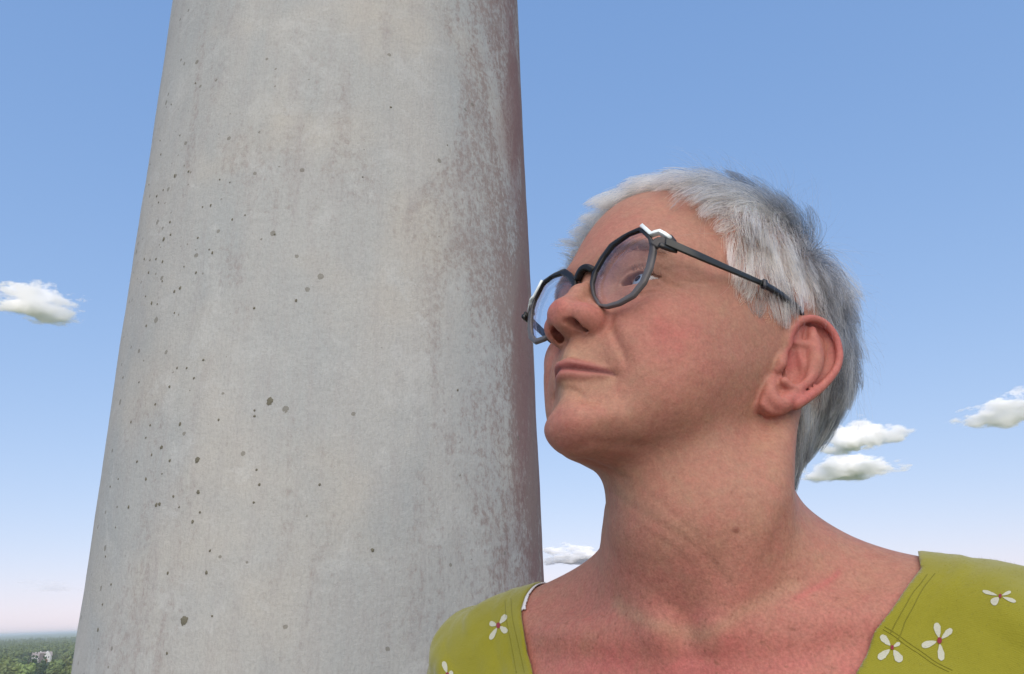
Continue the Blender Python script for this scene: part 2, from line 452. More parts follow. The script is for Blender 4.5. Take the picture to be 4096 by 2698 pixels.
_g(lambda P: rcone(P, ACR_L + TU_ * 14, NECK2 - TF * 18 + TU_ * 20, 29, 49), 36)
for A_, s_ in ((ACR_R, -1), (ACR_L, 1)):
    st = NOTCH + TL * s_ * 14 - TF * 9 - TU_ * 3
    e_ = A_ - TL * s_ * 18 + TU_ * 30 + TF * 12
    m_ = (st + e_) / 2 + TF * 12 + TU_ * 2
    body.tube([(*(st), 8), (*(m_), 7), (*(e_), 6)], 14)
    mast = np.array([s_ * 58, -22, -22.0])
    body.tube([(*mast, 10), (*((mast + st) / 2 + np.array([s_ * 11, 8, 0])), 11.5), (*(st + TU_ * 6 + TF * 3), 7)], 13)
for s_ in (-1, 1):
    _g(lambda P, s_=s_: ell(P, T(NL * .6 + s_ * 76, 44, -66), (74, 48, 66), TROT), 42)
body.add(NOTCH - 40, NOTCH + 40, lambda d, P: d + 2.5 * np.exp(-(((P - (NOTCH + TU_ * 6)) / 15) ** 2).sum(1)))

def body_sdf(P):
    P = np.asarray(P, np.float32)
    A = P.copy(); A[:, 0] = np.abs(A[:, 0])
    d = head_base(P, A)
    near = np.where((P[:, 2] > -175) & (np.abs(P[:, 0]) < 130))[0]
    d = body(d, P)
    d[near] = sym(d[near], A[near])
    i = np.where(((A > EAR_LO) & (A < EAR_HI)).all(1))[0]
    if len(i): d[i] = ear_d(d[i], A[i])
    return d

def mesh_field(f, lo, hi, h, blk=8, margin=5.0):
    lo = np.asarray(lo, float); n = np.ceil((np.asarray(hi, float) - lo) / (h * blk)).astype(int)
    g = np.stack(np.meshgrid(*[np.arange(k) for k in n], indexing='ij'), -1).reshape(-1, 3)
    dc = f(lo + (g + 0.5) * blk * h)
    arr = np.repeat(np.repeat(np.repeat(np.where(dc > 0, 9.0, -9.0).reshape(n), blk, 0), blk, 1), blk, 2).astype(np.float32)
    keep = g[np.abs(dc) < blk * h * 0.9 + margin]
    loc = np.stack(np.meshgrid(*[np.arange(blk)] * 3, indexing='ij'), -1).reshape(-1, 3)
    for s in range(0, len(keep), 1500):
        idx = (keep[s:s + 1500, None] * blk + loc[None]).reshape(-1, 3)
        arr[idx[:, 0], idx[:, 1], idx[:, 2]] = f(lo + idx * h)
    grid = openvdb.FloatGrid(9.0)
    grid.copyFromArray(np.ascontiguousarray(arr))
    pts, quads = grid.convertToQuads(0.0)
    V, Q = lo + pts.astype(float) * h, quads.astype(np.int64)
    s_ = Q[:: max(1, len(Q) // 400)]; n_ = np.cross(V[s_[:, 2]] - V[s_[:, 0]], V[s_[:, 3]] - V[s_[:, 1]]); n_ /= np.linalg.norm(n_, axis=1)[:, None] + 1e-9
    if (f(V[s_].mean(1) + n_ * h) < f(V[s_].mean(1) - n_ * h)).mean() > 0.5: Q = Q[:, ::-1].copy()
    return V, Q
def split_quads(V, Q):
    e = np.concatenate([Q[:, [0, 1]], Q[:, [1, 2]], Q[:, [2, 3]], Q[:, [3, 0]]])
    e.sort(1)
    key = e[:, 0] * (len(V) + 1) + e[:, 1]
    uq, inv = np.unique(key, return_inverse=True)
    a, b = uq // (len(V) + 1), uq % (len(V) + 1)
    me = (V[a] + V[b]) / 2; mf = V[Q].mean(1)
    nv, ne, nq = len(V), len(me), len(Q)
    ei = inv.reshape(4, nq).T + nv; fi = np.arange(nq) + nv + ne
    out = np.concatenate([np.stack([Q[:, i], ei[:, i], fi, ei[:, (i - 1) % 4]], 1) for i in range(4)])
    return np.vstack([V, me, mf]), out
def grad(f, V, e=0.6):
    g = np.zeros_like(V)
    for i in range(3):
        o = np.zeros(3); o[i] = e
        g[:, i] = (f(V + o) - f(V - o)) / (2 * e)
    return g
def project(f, V, it=2, maxstep=1.5):
    for _ in range(it):
        d = f(V); g = grad(f, V)
        V = V - g * np.clip(d / np.maximum((g * g).sum(1), 0.09), -maxstep, maxstep)[:, None]
    return V
import os, time
_t = time.time()
def smooth_quads(V, Q, it=1, lam=0.5):
    for _ in range(it):
        acc = np.zeros_like(V); cnt = np.zeros(len(V))
        for a, b in ((0, 1), (1, 2), (2, 3), (3, 0)):
            for k in range(3):
                acc[:, k] += np.bincount(Q[:, a], V[Q[:, b], k], len(V)) + np.bincount(Q[:, b], V[Q[:, a], k], len(V))
            cnt += np.bincount(Q[:, a], minlength=len(V)) + np.bincount(Q[:, b], minlength=len(V))
        V = V + lam * (acc / np.maximum(cnt, 1)[:, None] - V)
    return V
VOX = float(os.environ.get('VOX', '2.1'))
def trunk(P): q = P - SM; return np.stack([q @ TL, q @ TF, q @ TU_], 1)
BV, BQ = mesh_field(lambda P: smax(body_sdf(P), -250 - (P - SM) @ TU_, 4), (-240, -250, -420), (240, 150, 165), VOX)
BV, BQ = split_quads(project(body_sdf, BV, 2), BQ)
BV = smooth_quads(BV, BQ, 1, 0.3)
_hd = (BV[:, 2] > -115) & (np.abs(BV[:, 0]) < 125)
BV[_hd] = project(body_sdf, BV[_hd], 1)
print('body', len(BV), len(BQ), time.time() - _t)
def tri_bvh(V, Q):
    F = np.concatenate([Q[:, [0, 1, 2]], Q[:, [0, 2, 3]]])
    return BVHTree.FromPolygons([tuple(v) for v in V], [tuple(f) for f in F.tolist()])
_cs = mesh_field(body_sdf, (-300, -260, -420), (300, 150, 165), 4.0)
HBVH = tri_bvh(*_cs)                            # coarse copy for ray casts and nearest points
CAMH = c2h(np.zeros(3))
def cast(px, py, bvh=HBVH, off=0.0):             # photograph pixel -> point on a surface (head frame)
    d = U(px, py, 500.0) - CAMH; d /= np.linalg.norm(d)
    h = bvh.ray_cast(Vector(CAMH), Vector(d))
    if h[0] is None: return None
    return np.array(h[0]) + np.array(h[1]) * off * (1 if np.dot(h[1], d) < 0 else -1)
print('bvh', time.time() - _t)
# ------------------------------------------------------------------ person
person = empty('person', tuple(CAMPOS * 0 + np.array([0.12, 0.50, 0.0])))
PM = Matrix.Translation(-Vector(person.location))
def pobj(o, parent=None):
    o.parent = parent or person
    if parent is None: o.matrix_parent_inverse = PM
    return o
# ---- skin: masks stored per vertex
def gauss(P, c, r): return np.exp(-(((P - np.asarray(c, float)) / np.asarray(r, float)) ** 2).sum(1))
A_ = BV * np.array([1, 1, 1.0]); AX = A_.copy(); AX[:, 0] = np.abs(AX[:, 0])
red = 0.45 * gauss(AX, (42, 72, -10), (26, 24, 20)) + 0.35 * gauss(AX, (48, 58, -32), (22, 26, 24)) + 0.12 + 0.8 * gauss(AX, (0, 112, -10), (16, 14, 12)) + 0.5 * gauss(AX, (14, 98, -12), (9, 11, 9))
red += 0.35 * gauss(AX, (0, 92, -76), (18, 18, 14)) + 0.2 * gauss(AX, (0, 92, 60), (40, 30, 25))
q = AX - EO; eL = np.stack([q @ EA, q @ EB, q @ EN], 1)
ear_in = ((AX > EAR_LO) & (AX < EAR_HI)).all(1)
_eo = np.zeros(len(AX)); _i = np.where(ear_in)[0]
_eo[_i] = np.clip(-poly_sd(eL[_i, :2].astype(np.float32), EAR_OUT) / 3.0 + 0.8, 0, 1) * (eL[_i, 2] > -9)
hel = np.zeros(len(AX)); _d, _ = curve_dist(eL[_i].astype(np.float32), HELIX); hel[_i] = np.exp(-(_d / 5.5) ** 2)
red = np.maximum(red, _eo * (0.62 + 0.6 * hel))
tk = trunk(BV)
chest = np.clip((-95 - BV[:, 2]) / 40, 0, 1)
nk = (BV - NOTCH)
red += chest * (0.30 + 0.95 * np.exp(-(((nk @ TL) / 95) ** 2 + ((nk @ TU_ + 42) / 36) ** 2)))
pal = 0.55 * gauss(AX, (0, 100, -34), (24, 16, 12)) + 0.4 * gauss(AX, (0, 95, -56), (16, 14, 9)) + 0.3 * gauss(AX, (30, 86, 22), (18, 16, 16))
# pale creases round the base of the neck
def pxcurve(pts, off=0.0):
    out = [cast(x, y) for x, y in pts]
    return np.array([p for p in out if p is not None])
z6 = lambda p: [(1650 + x * 1.02773, 1900 + y * 1.02773) for x, y in p]
def along(V, curve, w, sel):
    r = np.zeros(len(V)); i = np.where(sel)[0]
    c4 = np.c_[catmull(curve, 4), np.zeros(len(catmull(curve, 4)))]
    d, _ = curve_dist(V[i].astype(np.float32), c4); r[i] = np.exp(-(d / w) ** 2); return r
lowsel = BV[:, 2] < -70
crease = pxcurve(z6([(790, 500), (850, 540), (930, 575), (1010, 605), (1090, 620), (1170, 605), (1240, 565), (1310, 515), (1400, 470), (1490, 425)]))
pal += 0.42 * along(BV, crease, 4.0, lowsel)
crease2 = pxcurve(z6([(770, 60), (860, 130), (950, 190), (1060, 250), (1150, 330), (1230, 420)]))
fold = along(BV, crease2, 2.6, lowsel)
pal += 0.25 * along(BV, crease2 + np.array([0, 0, 5.0]), 5.0, lowsel)
red += 0.5 * along(BV, pxcurve(z6([(1660, 380), (1600, 425), (1540, 455), (1490, 480)])), 1.6, lowsel)
# small moles and sun spots
spot = np.zeros(len(BV))
z1 = lambda p: [(2050 + x * 0.89286, 600 + y * 0.89286) for x, y in p]
for (x, y), r, a in [*((p, 0.9, .7) for p in z6([(1490, 260), (1428, 312), (720, 453), (597, 540), (1560, 505), (1488, 480), (1686, 516), (1370, 226), (1062, 248), (806, 194), (845, 436), (990, 622), (724, 626), (1185, 342), (1240, 70), (1100, 480), (1320, 610), (1395, 600)])),
                     *((p, 1.0, .38) for p in z1([(900, 855), (820, 1015), (960, 1022), (735, 1183), (705, 945), (775, 735), (790, 690), (690, 640), (1100, 1210), (1085, 880), (610, 1110), (480, 1040), (560, 1060), (420, 1100), (320, 1010), (650, 1190), (870, 1250), (940, 1180), (530, 840), (640, 790)])),
                     ((2942, 2119), 1.9, 1.1)]:
    p = cast(x, y)
    if p is None: continue
    i = np.where((np.abs(BV - p) < 6).all(1))[0]
    spot[i] = np.maximum(spot[i], a * np.exp(-(np.linalg.norm(BV[i] - p, axis=1) / r) ** 4))
# lips
lc_u = catmull([(0, 99.2, -41.8, 3.5), (4, 97.3, -41.2, 3.7), (8, 93.8, -41.4, 3.4), (13, 89.2, -42.0, 2.8), (18, 85.0, -43.0, 1.9), (22.5, 81.2, -44.0, 0.8)], 5)
lc_l = catmull([(0, 98.0, -46.5, 2.9), (4, 96.0, -46.5, 2.9), (8, 92.4, -46.5, 2.6), (13, 87.9, -46.0, 2.1), (18, 84.1, -45.3, 1.4), (22.5, 81.0, -44.6, 0.7)], 5)
lip = np.zeros(len(BV)); i = np.where((AX[:, 0] < 32) & (np.abs(AX[:, 2] + 44) < 14) & (AX[:, 1] > 70))[0]
for c in (lc_u, lc_l):
    d, r = curve_dist(AX[i].astype(np.float32), c); lip[i] = np.maximum(lip[i], 1 / (1 + np.exp((d - r - 0.2) / 0.45)))
mline = np.zeros(len(BV))
_ml = catmull([(0, 100.6, -44.2, 0.8), (4, 98.4, -43.9, 0.8), (8, 94.8, -43.8, 0.85), (13, 90.1, -43.8, 0.9), (18, 85.8, -44.0, 0.9), (22, 82.3, -44.3, 0.8), (24, 80.6, -45.2, 0.4)], 6)
d_, r_ = curve_dist(AX[i].astype(np.float32), _ml); mline[i] = np.exp(-(d_ / (r_ + 0.35)) ** 2) * 0.9
# creases where the photograph shows them, cut into the surface
_z2 = lambda p: [(2080 + x * 700 / 1689, 850 + y * 700 / 1689) for x, y in p]
_z3 = lambda p: [(2100 + x * 700 / 1568, 1250 + y * 700 / 1568) for x, y in p]
CREASES = [
 (_z3([(745, 80), (765, 140), (790, 200), (820, 270), (850, 330), (885, 410), (903, 480), (905, 520)]), 1.7, 0.9),
 (_z2([(1290, 570), (1340, 615), (1390, 665), (1440, 697), (1520, 715), (1610, 722)]), 1.6, 1.1),
 (_z2([(1410, 680), (1480, 735), (1560, 800), (1640, 850)]), 1.4, 0.5),
 (_z2([(1180, 735), (1280, 712), (1380, 692)]), 1.3, 0.5), (_z2([(1150, 790), (1270, 765), (1400, 745)]), 1.4, 0.4),
 (_z3([(320, 695), (400, 688), (470, 715), (530, 780), (560, 840)]), 1.7, 0.9),
 (_z3([(800, 550), (808, 620), (818, 700), (850, 800)]), 1.7, 0.7), (_z3([(760, 600), (770, 680), (800, 760)]), 1.5, 0.35),
 (_z3([(340, 1235), (500, 1205), (620, 1165), (760, 1185), (900, 1175), (1050, 1205), (1200, 1260)]), 4.5, 1.1),
 (_z3([(400, 1290), (560, 1330), (720, 1400), (860, 1480), (960, 1568)]), 3.2, 1.0),
 (z6([(740, 60), (830, 150), (930, 230), (1030, 300), (1100, 380)]), 2.2, 0.3), (z6([(900, 60), (1000, 140), (1100, 235), (1180, 320)]), 2.0, 0.25),
 (z6([(1480, 60), (1460, 160), (1420, 260), (1360, 380), (1290, 480)]), 7.0, 1.2), (z6([(1160, 330), (1190, 420), (1200, 520)]), 4.0, 0.6),
 (z6([(1380, 560), (1480, 600), (1600, 590)]), 3.0, 0.4), (z6([(930, 690), (1060, 720), (1220, 710)]), 3.0, 0.4),
 (_z2([(1420, 560), (1500, 540), (1580, 545)]), 1.4, 0.3),
]
cut = np.zeros(len(BV))
for pts, w_, dep in CREASES:
    c_ = pxcurve(pts)
    if len(c_) < 3: continue
    c4 = np.c_[catmull(c_, 4), np.zeros(len(catmull(c_, 4)))]
    i = np.where(((BV > c_.min(0) - 3 * w_) & (BV < c_.max(0) + 3 * w_)).all(1))[0]
    d_, _ = curve_dist(BV[i].astype(np.float32), c4)
    tt = np.minimum(np.linalg.norm(BV[i] - c_[0], axis=1), np.linalg.norm(BV[i] - c_[-1], axis=1))
    cut[i] += dep * np.exp(-(d_ / w_) ** 2) * np.clip(tt / (3 * w_), 0.15, 1)
# real relief: mole, neck fold
bn = np.zeros_like(BV)
_sel = np.where((fold > 0.02) | (spot > 0.5) | (cut > 0.02))[0]
if len(_sel):
    g_ = grad(body_sdf, BV[_sel]); g_ /= np.linalg.norm(g_, axis=1)[:, None]
    BV[_sel] += g_ * (-cut[_sel] - 0.45 * fold[_sel] + 0.9 * np.clip(spot[_sel] - .5, 0, 1))[:, None]
body_o = pobj(mesh_obj('body', h2w(BV), BQ))
for nm, v in (('red', red), ('pal', pal), ('lip', lip), ('spot', spot), ('chest', chest), ('mline', mline)):
    at = body_o.data.attributes.new(nm, 'FLOAT', 'POINT'); at.data.foreach_set('value', np.clip(v, 0, 1.3).astype(np.float32))
def skin_material():
    m = NT('skin'); co = m.n('TexCoord').outputs['Object']
    n1 = m.noise(co, 38, 5, 0.6); n2 = m.noise(co, 160, 4, 0.6); n3 = m.noise(co, 620, 3, 0.6)
    redf = m.math('ADD', m.math('MULTIPLY', m.attr('red').outputs['Fac'], m.math('MULTIPLY_ADD', n1, 1.5, 0.25)), m.math('MULTIPLY', m.math('SUBTRACT', n2, 0.5), 0.6))
    base = m.mix(m.math('MULTIPLY', n1, 1.0), (0.31, 0.163, 0.110), (0.38, 0.205, 0.141))
    c = m.mix(redf, base, (0.42, 0.13, 0.113))
    bl = m.ramp(m.noise(co, 75, 5, 0.65, 0.4), [(0.40, (0, 0, 0)), (0.66, (1, 1, 1))])
    c = m.mix(m.math('MULTIPLY', bl, 0.30), c, (0.375, 0.125, 0.10))
    yl = m.ramp(m.noise(co, 52, 4, 0.6, 0.3), [(0.50, (0, 0, 0)), (0.72, (1, 1, 1))])
    c = m.mix(m.math('MULTIPLY', yl, 0.25), c, (0.35, 0.212, 0.125))
    c = m.mix(m.attr('pal').outputs['Fac'], c, (0.37, 0.235, 0.15))
    fr = m.ramp(m.noise(co, 330, 2, 0.5), [(0.62, (0, 0, 0)), (0.72, (1, 1, 1))])
    c = m.mix(m.math('MULTIPLY', fr, m.math('MULTIPLY_ADD', m.attr('chest').outputs['Fac'], 0.3, 0.30)), c, (0.25, 0.10, 0.07))
    pn = m.ramp(m.noise(co, 700, 2, 0.5), [(0.35, (0.86, 0.86, 0.86)), (0.65, (1.1, 1.1, 1.1))])
    c = m.mix(m.math('MULTIPLY_ADD', m.attr('chest').outputs['Fac'], 0.35, 0.55), c, pn, 'MULTIPLY')
    pq = m.ramp(m.noise(co, 270, 3, 0.6), [(0.36, (0.90, 0.86, 0.86)), (0.64, (1.10, 1.10, 1.08))])
    c = m.mix(0.6, c, pq, 'MULTIPLY')
    c = m.mix(m.math('MULTIPLY', m.attr('spot').outputs['Fac'], 0.75), c, (0.21, 0.078, 0.055))
    lp = m.mix(n3, (0.28, 0.078, 0.075), (0.36, 0.125, 0.115))
    c = m.mix(m.attr('lip').outputs['Fac'], c, lp)
    c = m.mix(m.attr('mline').outputs['Fac'], c, (0.10, 0.028, 0.026))
    m.l(c, m.b.inputs['Base Color'])
    m.b.inputs['Subsurface Weight'].default_value = 0.14
    m.b.inputs['Subsurface Radius'].default_value = (1.0, 0.4, 0.25)
    m.b.inputs['Subsurface Scale'].default_value = 0.004
    m.b.inputs['Specular IOR Level'].default_value = 0.22
    m.l(m.math('MULTIPLY_ADD', n2, 0.2, 0.44), m.b.inputs['Roughness'])
    v = m.n('TexVoronoi'); v.inputs['Scale'].default_value = 900; m.l(co, v.inputs['Vector'])
    mp = m.n('Mapping'); mp.inputs['Scale'].default_value = (1.0, 1.0, 0.28); m.l(co, mp.inputs['Vector'])
    wr = m.noise(mp.outputs[0], 420, 3, 0.55, 0.4)
    h = m.math('ADD', m.math('MULTIPLY', v.outputs[0], 0.3), m.math('MULTIPLY', wr, 0.6))
    h = m.math('ADD', h, m.math('MULTIPLY', m.noise(co, 110, 4, 0.6), 1.6))
    m.l(m.bump(h, 0.42, 0.0007), m.b.inputs['Normal'])
    return m.m
SKIN = skin_material(); body_o.data.materials.append(SKIN)
# ---- eyes
def eye_material():
    m = NT('eye'); co = m.n('TexCoord').outputs['Object']
    s = m.n('SeparateXYZ'); m.l(co, s.inputs[0])
    r = m.math('SQRT', m.math('ADD', m.math('POWER', s.outputs[0], 2.0), m.math('POWER', s.outputs[1], 2.0)))
    a = m.math('ARCTAN2', s.outputs[1], s.outputs[0])
    cx = m.n('CombineXYZ'); m.l(m.math('MULTIPLY', a, 6.0), cx.inputs[0]); m.l(m.math('MULTIPLY', r, 200), cx.inputs[1])
    fib = m.noise(cx.outputs[0], 2.2, 4, 0.7)
    iris = m.mix(fib, (0.16, 0.22, 0.32), (0.36, 0.44, 0.54))
    scl = m.mix(m.noise(co, 300, 4, 0.7), (0.48, 0.43, 0.42), (0.58, 0.54, 0.53))
    rr = m.math('DIVIDE', r, 0.0122)
    f1 = m.ramp(rr, [(0.465, (0, 0, 0)), (0.50, (1, 1, 1))]); f0 = m.ramp(rr, [(0.17, (0, 0, 0)), (0.20, (1, 1, 1))])
    lim = m.ramp(rr, [(0.38, (1, 1, 1)), (0.47, (0.3, 0.3, 0.34))])
    c = m.mix(f1, m.mix(1.0, iris, lim, 'MULTIPLY'), scl)
    c = m.mix(f0, (0.008, 0.008, 0.01), c)
    m.l(c, m.b.inputs['Base Color']); m.b.inputs['Roughness'].default_value = 0.06
    m.b.inputs['Coat Weight'].default_value = 0.6; m.b.inputs['Coat Roughness'].default_value = 0.02
    return m.m
EYEM = eye_material()
for s_ in (1, -1):
    bm = bmesh.new(); bmesh.ops.create_uvsphere(bm, u_segments=48, v_segments=24, radius=EYER / 1000)
    for v in bm.verts:                          # corneal bulge
        t = math.acos(max(-1, min(1, v.co.z / (EYER / 1000))))
        v.co *= 1 + 0.055 * math.exp(-(t / 0.42) ** 2)
    eo = bm_obj('eye', bm, EYEM, smooth=True)
    ec = h2w(EYE * np.array([s_, 1, 1])); gz = h2w(EYE * np.array([s_, 1, 1]) + np.array([-0.02, 1.0, 0.10]) * 100) - ec
    eo.matrix_world = Matrix.Translation(ec) @ Vector(gz).to_track_quat('Z', 'Y').to_matrix().to_4x4()
    eo.parent = person; eo.matrix_parent_inverse = PM

# ---- hair
HC = np.array([0, -9.0, 40.0])
def sph(P):
    q = P - HC; return np.degrees(np.arctan2(q[:, 0], q[:, 1])), np.degrees(np.arctan2(q[:, 2], np.hypot(q[:, 0], q[:, 1])))
HLINE = [(0, 45), (15, 46), (28, 45), (37, 42), (45, 33), (49, 17), (51, 4), (54, -4), (59, -14), (63, -19), (70, -21), (79, -13), (88, -6), (97, -3), (103, -8), (107, -22), (111, -38), (118, -50), (135, -56), (180, -58)]
HLT, HLP = np.array(HLINE, float).T
def skull_d(P):
    P = np.asarray(P, np.float32)
    d = smin(ell(P, (0, -9, 50), (78, 104, 97)), rcone(P, NECK0, NECK1, 54, 48.5), 30)
    return d - 4.0 * np.exp(-(((np.abs(P) * np.array([1, 0, 1]) + P * np.array([0, 1, 0]) - np.array([45, -88, 35])) / np.array([45, 40, 45])) ** 2).sum(1))
def unit(v): return v / np.maximum(np.linalg.norm(v, axis=1), 1e-6)[:, None]
CROWN = np.array([-24.0, -92.0, 86.0])
def ss(x, a, b): t = np.clip((x - a) / (b - a), 0, 1); return t * t * (3 - 2 * t)
def flow(P, N):
    th, ph = sph(P); at = np.abs(th); sg = np.sign(P[:, 0])
    f1 = unit(P - CROWN)                        # from the crown forwards over the top
    f1[:, 0] += -0.35 * ss(P[:, 1], -20, 60)
    f1[:, 2] += 0.15 * ss(P[:, 1], 40, 80)
    side = np.stack([sg * 0.08, 0.75 * (1 - ss(at, 46, 60)) * ss(ph, -5, 25) - 0.30 * ss(at, 60, 82) * (1 - ss(ph, 10, 30)) + 0.45 * ss(ph, 15, 35) * (1 - ss(at, 90, 120)), -np.ones(len(P))], 1)
    side[:, 0] -= 0.20 * sg * ss(at, 130, 180)
    low = ss(-P[:, 2], 20, 70); side[:, 0] -= 0.30 * sg * low
    farf = ss(-P[:, 0], 20, 55) * ss(P[:, 1], 10, 45)           # far fringe pushed forwards
    side[:, 1] += 2.2 * farf; side[:, 0] -= 0.5 * farf; side[:, 2] += 0.5 * farf
    w = ss(ph, 30, 47) * (1 - 0.8 * ss(at, 95, 140))
    f = w[:, None] * f1 + (1 - w)[:, None] * side
    f = f - N * (f * N).sum(1)[:, None]
    return unit(f)
def hash_noise(P, s, seed):                     # cheap smooth vector noise
    r_ = np.random.default_rng(seed); out = np.zeros_like(P)
    for o in range(5):
        k = r_.normal(size=(3, 3)) * s * (1.6 ** o); ph = r_.uniform(0, 6.28, 3)
        out += np.sin(P @ k + ph) * (0.75 ** o)
    return out * 0.5
_th, _ph = sph(BV)
_msk = np.where((_ph > np.interp(np.abs(_th), HLT, HLP)) & (BV[:, 2] > -112) & (skull_d(BV) < 9) & ~((_eo > 0.05)))[0]
def strands(roots, K, Lm, H, rs, jit=0.15, pw=2.2):
    """walk along the scalp following the flow while rising to height H above it"""
    B = roots.copy(); pts = [roots]
    for k in range(1, K):
        t = k / (K - 1)
        n_ = unit(grad(skull_d, B)); f = flow(B, n_)
        j = jit[:, None] if hasattr(jit, '__len__') else jit
        f = f + j * (0.9 * hash_noise(B, 0.035, 3) + 0.9 * rs + 0.6 * hash_noise(B, 0.11, 5))
        f = unit(f - n_ * (f * n_).sum(1)[:, None])
        B = B + f * (Lm / (K - 1))[:, None]
        n_ = unit(grad(skull_d, B)); B = B - n_ * np.maximum(skull_d(B), -3)[:, None]
        pts.append(B + n_ * (H * (1 - (1 - t) ** pw))[:, None])
    return np.stack(pts, 1)
def hair_dims(R):
    th, ph = sph(R); at = np.abs(th)
    top = ss(ph, 25, 50); back = ss(at, 85, 125); frnt = ss(R[:, 1], 20, 60) * ss(ph, 20, 40); far = ss(-R[:, 0], 5, 40)
    L = 30 + 30 * top * (1 - 0.3 * back) + 6 * back + 4 * frnt
    H = 8.0 + 10.5 * top + 10 * back * ss(ph, -25, 15) + 0.5 * back + 4 * frnt + 5 * far * ss(R[:, 1], 0, 45)
    L = L - 3 * far * ss(R[:, 1], 0, 45)
    edge = ph - np.interp(at, HLT, HLP)
    sb = ss(at, 50, 58) * (1 - ss(at, 94, 104)) * (1 - ss(ph, -18, 10))       # sideburn and above the ear
    L = L * (1 - 0.62 * sb); H = H * (1 - 0.5 * sb) * (1 - 0.45 * (1 - ss(edge, 0, 12)) * ss(R[:, 0], -20, 20) * ss(at, 34, 46))
    H = H * (0.8 + 0.2 * ss(np.linalg.norm(R - CROWN, axis=1), 12, 45))
    fe = (1 - ss(edge, 2, 26)) * ss(R[:, 1], 20, 55); L = L * (1 - 0.46 * fe); H = H * (1 - 0.25 * fe)
    nape = ss(-R[:, 2], 20, 62) * back; L = L - 15 * nape
    return L, H
def make_hair(n, name, mat, rad, K=9, seed=1, clumps=1000):
    r_ = np.random.default_rng(seed)
    roots = BV[r_.choice(_msk, n)] + r_.normal(size=(n, 3)) * 0.5
    gi = r_.choice(n, clumps, replace=False)
    L, H = hair_dims(roots)
    L = L * r_.uniform(0.6, 1.08, n); H = H * np.clip(r_.beta(1.6, 1.2, n), 0.06, 1.0)
    rs = r_.normal(size=(n, 3)) * 0.45
    at_ = np.abs(sph(roots)[0]); ph_ = sph(roots)[1]
    S = strands(roots, K, L, H, rs, 0.07 + 0.09 * ss(at_, 45, 80) + 0.05 * (1 - ss(ph_, 20, 45)))
    from mathutils.kdtree import KDTree
    kd = KDTree(clumps)
    for j, g in enumerate(gi): kd.insert(Vector(roots[g]), j)
    kd.balance()
    cid = np.array([kd.find(Vector(p))[1] for p in roots])
    G = S[gi[cid]]; t = np.linspace(0, 1, K)[None, :, None]
    tgt = G + (roots - roots[gi[cid]])[:, None, :] * (1 - 0.8 * t)
    cl = (r_.uniform(0.35, 0.97, n)[:, None, None]) * t ** 1.3
    S = S * (1 - cl) + tgt * cl
    th, ph = sph(roots); at = np.abs(th)
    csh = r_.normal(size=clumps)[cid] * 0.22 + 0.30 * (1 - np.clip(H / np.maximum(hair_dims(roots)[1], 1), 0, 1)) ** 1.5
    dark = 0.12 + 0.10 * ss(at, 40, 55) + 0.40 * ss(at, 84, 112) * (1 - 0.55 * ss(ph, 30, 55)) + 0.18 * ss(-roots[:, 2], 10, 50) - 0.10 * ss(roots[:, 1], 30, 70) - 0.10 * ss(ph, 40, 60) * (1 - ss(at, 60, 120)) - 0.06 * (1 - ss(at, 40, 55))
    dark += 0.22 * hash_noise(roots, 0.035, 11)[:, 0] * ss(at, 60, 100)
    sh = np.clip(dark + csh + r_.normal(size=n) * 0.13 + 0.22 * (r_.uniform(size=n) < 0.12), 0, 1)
    return S, sh, rad * r_.uniform(0.7, 1.15, n)
def curves_obj(name, S, sh, rad, mat, taper=0.35):
    n, K, _ = S.shape
    cu = bpy.data.hair_curves.new(name); cu.add_curves([K] * n)
    cu.attributes['position'].data.foreach_set('vector', h2w(S.reshape(-1, 3)).astype(np.float32).ravel())
    ra = cu.attributes.get('radius') or cu.attributes.new('radius', 'FLOAT', 'POINT')
    tp = np.linspace(1, taper, K)[None, :] * np.asarray(rad)[:, None] / 1000.0
    ra.data.foreach_set('value', tp.astype(np.float32).ravel())
    sa = cu.attributes.new('shade', 'FLOAT', 'CURVE'); sa.data.foreach_set('value', np.asarray(sh, np.float32))
    cu.materials.append(mat)
    o = bpy.data.objects.new(name, cu); C.objects.link(o)
    return pobj(o)
def hair_material(name, stops, rough=0.45):
    m = NT(name); m.t.nodes.remove(m.b)
    h = m.n('BsdfHairPrincipled')
    h.model = 'CHIANG'; h.parametrization = 'COLOR'
    m.l(m.ramp(m.attr('shade').outputs['Fac'], stops), h.inputs['Color'])
    h.inputs['Roughness'].default_value = rough; h.inputs['Radial Roughness'].default_value = 0.6
    h.inputs['Random Roughness'].default_value = 0.2
    m.l(h.outputs[0], m.out.inputs['Surface']); return m.m
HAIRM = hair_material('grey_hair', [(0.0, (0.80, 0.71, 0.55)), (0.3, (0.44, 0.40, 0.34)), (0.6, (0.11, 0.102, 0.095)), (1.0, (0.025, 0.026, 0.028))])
NH = int(os.environ.get('NH', '52000'))
S, sh, rad = make_hair(NH, 'hair', HAIRM, 0.125)
